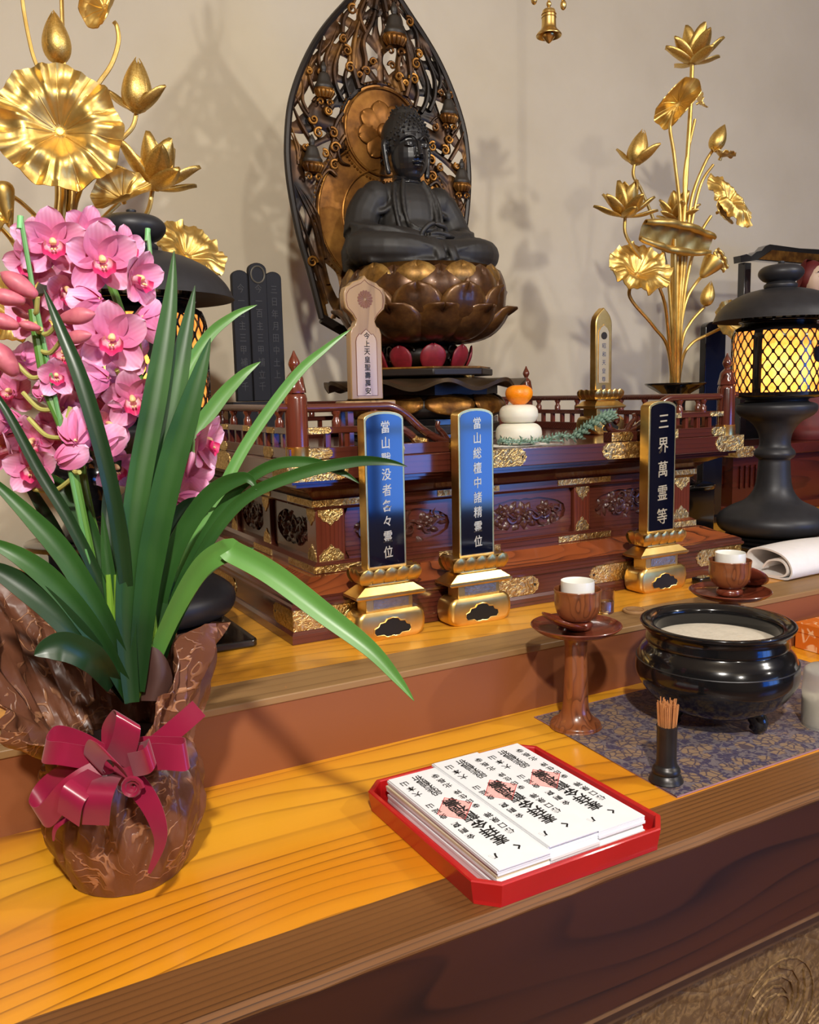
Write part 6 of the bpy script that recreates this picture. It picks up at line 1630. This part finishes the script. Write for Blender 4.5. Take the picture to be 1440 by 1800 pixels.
def lipf(u, v):
    a = (u-.5)*PI*1.25
    r_ = .17+.10*v; ru = .035*math.sin(u*PI*7)*v**2
    fl_ = .22*max(0, v-.55)**1.3
    return ((r_+fl_*.4)*math.sin(a), -.08-.52*v, -.12-(r_+fl_)*math.cos(a)*.8+.16+ru-.18*max(0, v-.5))
lipm.grid(22, 10, lipf)
LIPM = mesh(lipm, 'lip', LIP, 80)
colm = MB().tube(catmull([(0, -.02, .04), (0, -.2, .1), (0, -.36, .08), (0, -.42, .02)], 4), [.06, .065, .07, .075, .08, .085, .09, .095, .1, .1, .09, .08, .05], 10)
colm.ell((-.04, -.5, -.1), (.035, .07, .04), 8, 6).ell((.04, -.5, -.1), (.035, .07, .04), 8, 6)
COLM = mesh(colm, 'flower_heart', CREAM, 80)
def orchid(x, y, D, R, yaw=0, pitch=-10, roll=0, openness=1.0, seed=0):
    """yaw>0 turns the face to the picture's right, pitch<0 downwards; yaw near 180 shows the back"""
    rnd = random.Random(seed*7+3)
    c = scr(x, y, D); vd = (CAM-c); vd.z *= .4; vd.normalize()
    fz = Matrix.Rotation(rad(-pitch), 3, RT) @ vd; fz = Matrix.Rotation(rad(yaw), 3, V((0, 0, 1))) @ fz
    upv = V((0, 0, 1)); xx = fz.cross(upv)
    if xx.length < .1: xx = RT.copy()
    xx = (-xx).normalized(); zz_ = fz.cross(-xx).normalized()
    if zz_.z < 0: zz_ = -zz_; 
    M3 = Matrix((xx, -fz, zz_)).transposed()
    if M3.determinant() < 0: M3 = Matrix((-xx, -fz, zz_)).transposed()
    S = R*.00066
    M = Matrix.Translation(c-oc.location) @ M3.to_4x4() @ Matrix.Rotation(rad(roll), 4, 'Y') @ Matrix.Scale(S, 4)
    f_ = put('flower', COLM, oc, M=M)
    for me, an, op in ((TD, 0, 18), (TP, 62, 22), (TP, -62, 22), (TS, 136, 24), (TS, -136, 24)):
        m2 = TC if openness < .5 else me
        o = put('petal', m2, f_, M=Matrix.Rotation(rad(an+rnd.uniform(-7, 7)), 4, 'Y') @ Matrix.Rotation(rad(op*openness*-.2+(1-openness)*62+rnd.uniform(-6, 6)), 4, 'X') @ Matrix.Scale(rnd.uniform(.93, 1.05), 4))
    if abs(((yaw+180) % 360)-180) < 125: put('lip', LIPM, f_)
    return f_
def pedicel(a, b_, r=.0026):
    a, b_ = scr(*a), scr(*b_); m_ = (a+b_)/2+V((0, 0, -.008))
    part('pedicel', MB().tube(catmull([a, m_, b_], 5), r, 7), PED, oc, world=True)
fl_ = [(92, 428, .955, 62, 2, -12, 0, 1), (150, 412, 1.0, 50, 30, -5, 8, 1), (178, 458, .965, 64, 6, -14, -4, 1), (58, 462, .965, 48, -30, -18, -10, 1), (112, 508, .985, 52, 18, -25, 12, .8),
       (232, 492, .985, 56, 50, -6, 8, .75), (178, 528, .955, 54, -115, -4, 20, .45), (248, 560, .98, 56, 150, -8, -10, .5), (198, 596, .955, 64, -4, -10, 4, 1), (192, 668, .95, 56, -110, 0, 20, .5),
       (232, 700, .985, 56, 4, -20, -8, 1), (98, 662, .925, 38, 4, -4, 0, .62), (42, 638, .955, 48, 170, 0, 0, .5), (8, 640, .94, 50, -60, 0, 0, .5), (18, 742, .935, 60, -95, 5, 12, .5),
       (74, 700, .935, 42, 160, 30, 0, .35), (110, 720, .955, 46, 140, 10, 0, .5), (132, 780, .915, 66, 165, 35, 0, .38), (172, 792, .94, 56, 150, 20, 0, .4), (100, 812, .92, 48, 100, 20, -20, .4), (62, 822, .95, 50, -20, -15, 0, .8),
       (346, 776, 1.02, 62, 70, -10, 10, .75), (332, 838, 1.03, 50, 150, -10, 0, .9), (312, 876, 1.0, 48, 100, -30, -20, .4), (15, 790, .96, 58, -60, -5, 0, .8), (40, 745, .97, 50, -100, 10, 10, .5), (60, 390+30, 1.02, 40, -10, 0, 0, 1), (130, 455, 1.03, 50, 10, -20, 0, 1), (215, 440, 1.03, 46, 40, 0, 0, 1),
       (150, 560, 1.02, 56, 0, -10, 0, 1), (120, 620, 1.03, 56, -20, -10, 0, 1), (160, 690, 1.03, 58, 20, -20, 0, 1), (60, 560, 1.03, 52, -30, 0, 0, 1), (215, 620, 1.03, 50, 30, 0, 0, 1), (20, 690, 1.02, 46, -20, 0, 0, 1), (280, 660, 1.04, 48, 40, -10, 0, 1), (290, 740, 1.04, 50, 20, -10, 0, .9), (150, 740, 1.02, 50, 0, -20, 0, .9), (90, 760, 1.0, 48, -10, -20, 0, .9), (280, 800, 1.05, 46, 60, -20, 0, .8), (150, 705, .99, 54, -10, -20, 0, 1), (188, 745, .99, 52, 20, -25, 0, .9), (60, 775, .985, 54, -20, -20, 0, .9), (200, 820, 1.02, 46, 20, -20, 0, .8)]
for i, a in enumerate(fl_): orchid(*a, seed=i)
bm_ = mesh(MB().lathe(smooth_prof([(.0001, 0), (.10, .06), (.19, .35), (.21, .6), (.13, .86), (.0001, 1.0)], 3), 14, ripple=lambda a, z: 1+.05*math.cos(3*a)), 'flower_bud', BUDM, 80)
def bud(x0, y0, x1, y1, D, w=1.0):
    a, b_ = scr(x0, y0, D), scr(x1, y1, D-.01); L_ = (b_-a)
    put('flower_bud', bm_, oc, M=Matrix.Translation(a-oc.location) @ L_.to_track_quat('Z', 'Y').to_matrix().to_4x4() @ Matrix.Scale(L_.length, 4) @ Matrix.Diagonal((w, w, 1, 1)))
for b_ in ((66, 522, 0, 478, .905, 1.1), (45, 530, -22, 515, .90, 1.1), (34, 575, -24, 555, .905, 1.2), (72, 578, 32, 568, .90, 1.1), (106, 560, 168, 552, .905, 1.0), (108, 598, 162, 588, .90, .9), (52, 560, 20, 540, .93, 1.0), (30, 660, -20, 600, .915, 1.3)): bud(*b_)
for a, b_ in (((62, 585, .922), (106, 560, .905)), ((68, 615, .922), (108, 598, .90)), ((60, 560, .92), (72, 578, .90)), ((78, 660, .925), (30, 640, .93)), ((90, 705, .926), (98, 665, .93)), ((95, 720, .926), (40, 690, .93)), ((104, 745, .926), (124, 715, .93)), ((110, 770, .928), (50, 735, .94)), ((120, 800, .93), (140, 830, .92)), ((128, 840, .93), (60, 860, .95)), ((60, 548, .92), (66, 522, .905)), ((250, 700, 1.05), (318, 800, 1.03)), ((250, 860, 1.04), (310, 850, 1.02)), ((250, 640, 1.05), (240, 560, .99)), ((250, 720, 1.05), (205, 650, .96))): pedicel(a, b_)
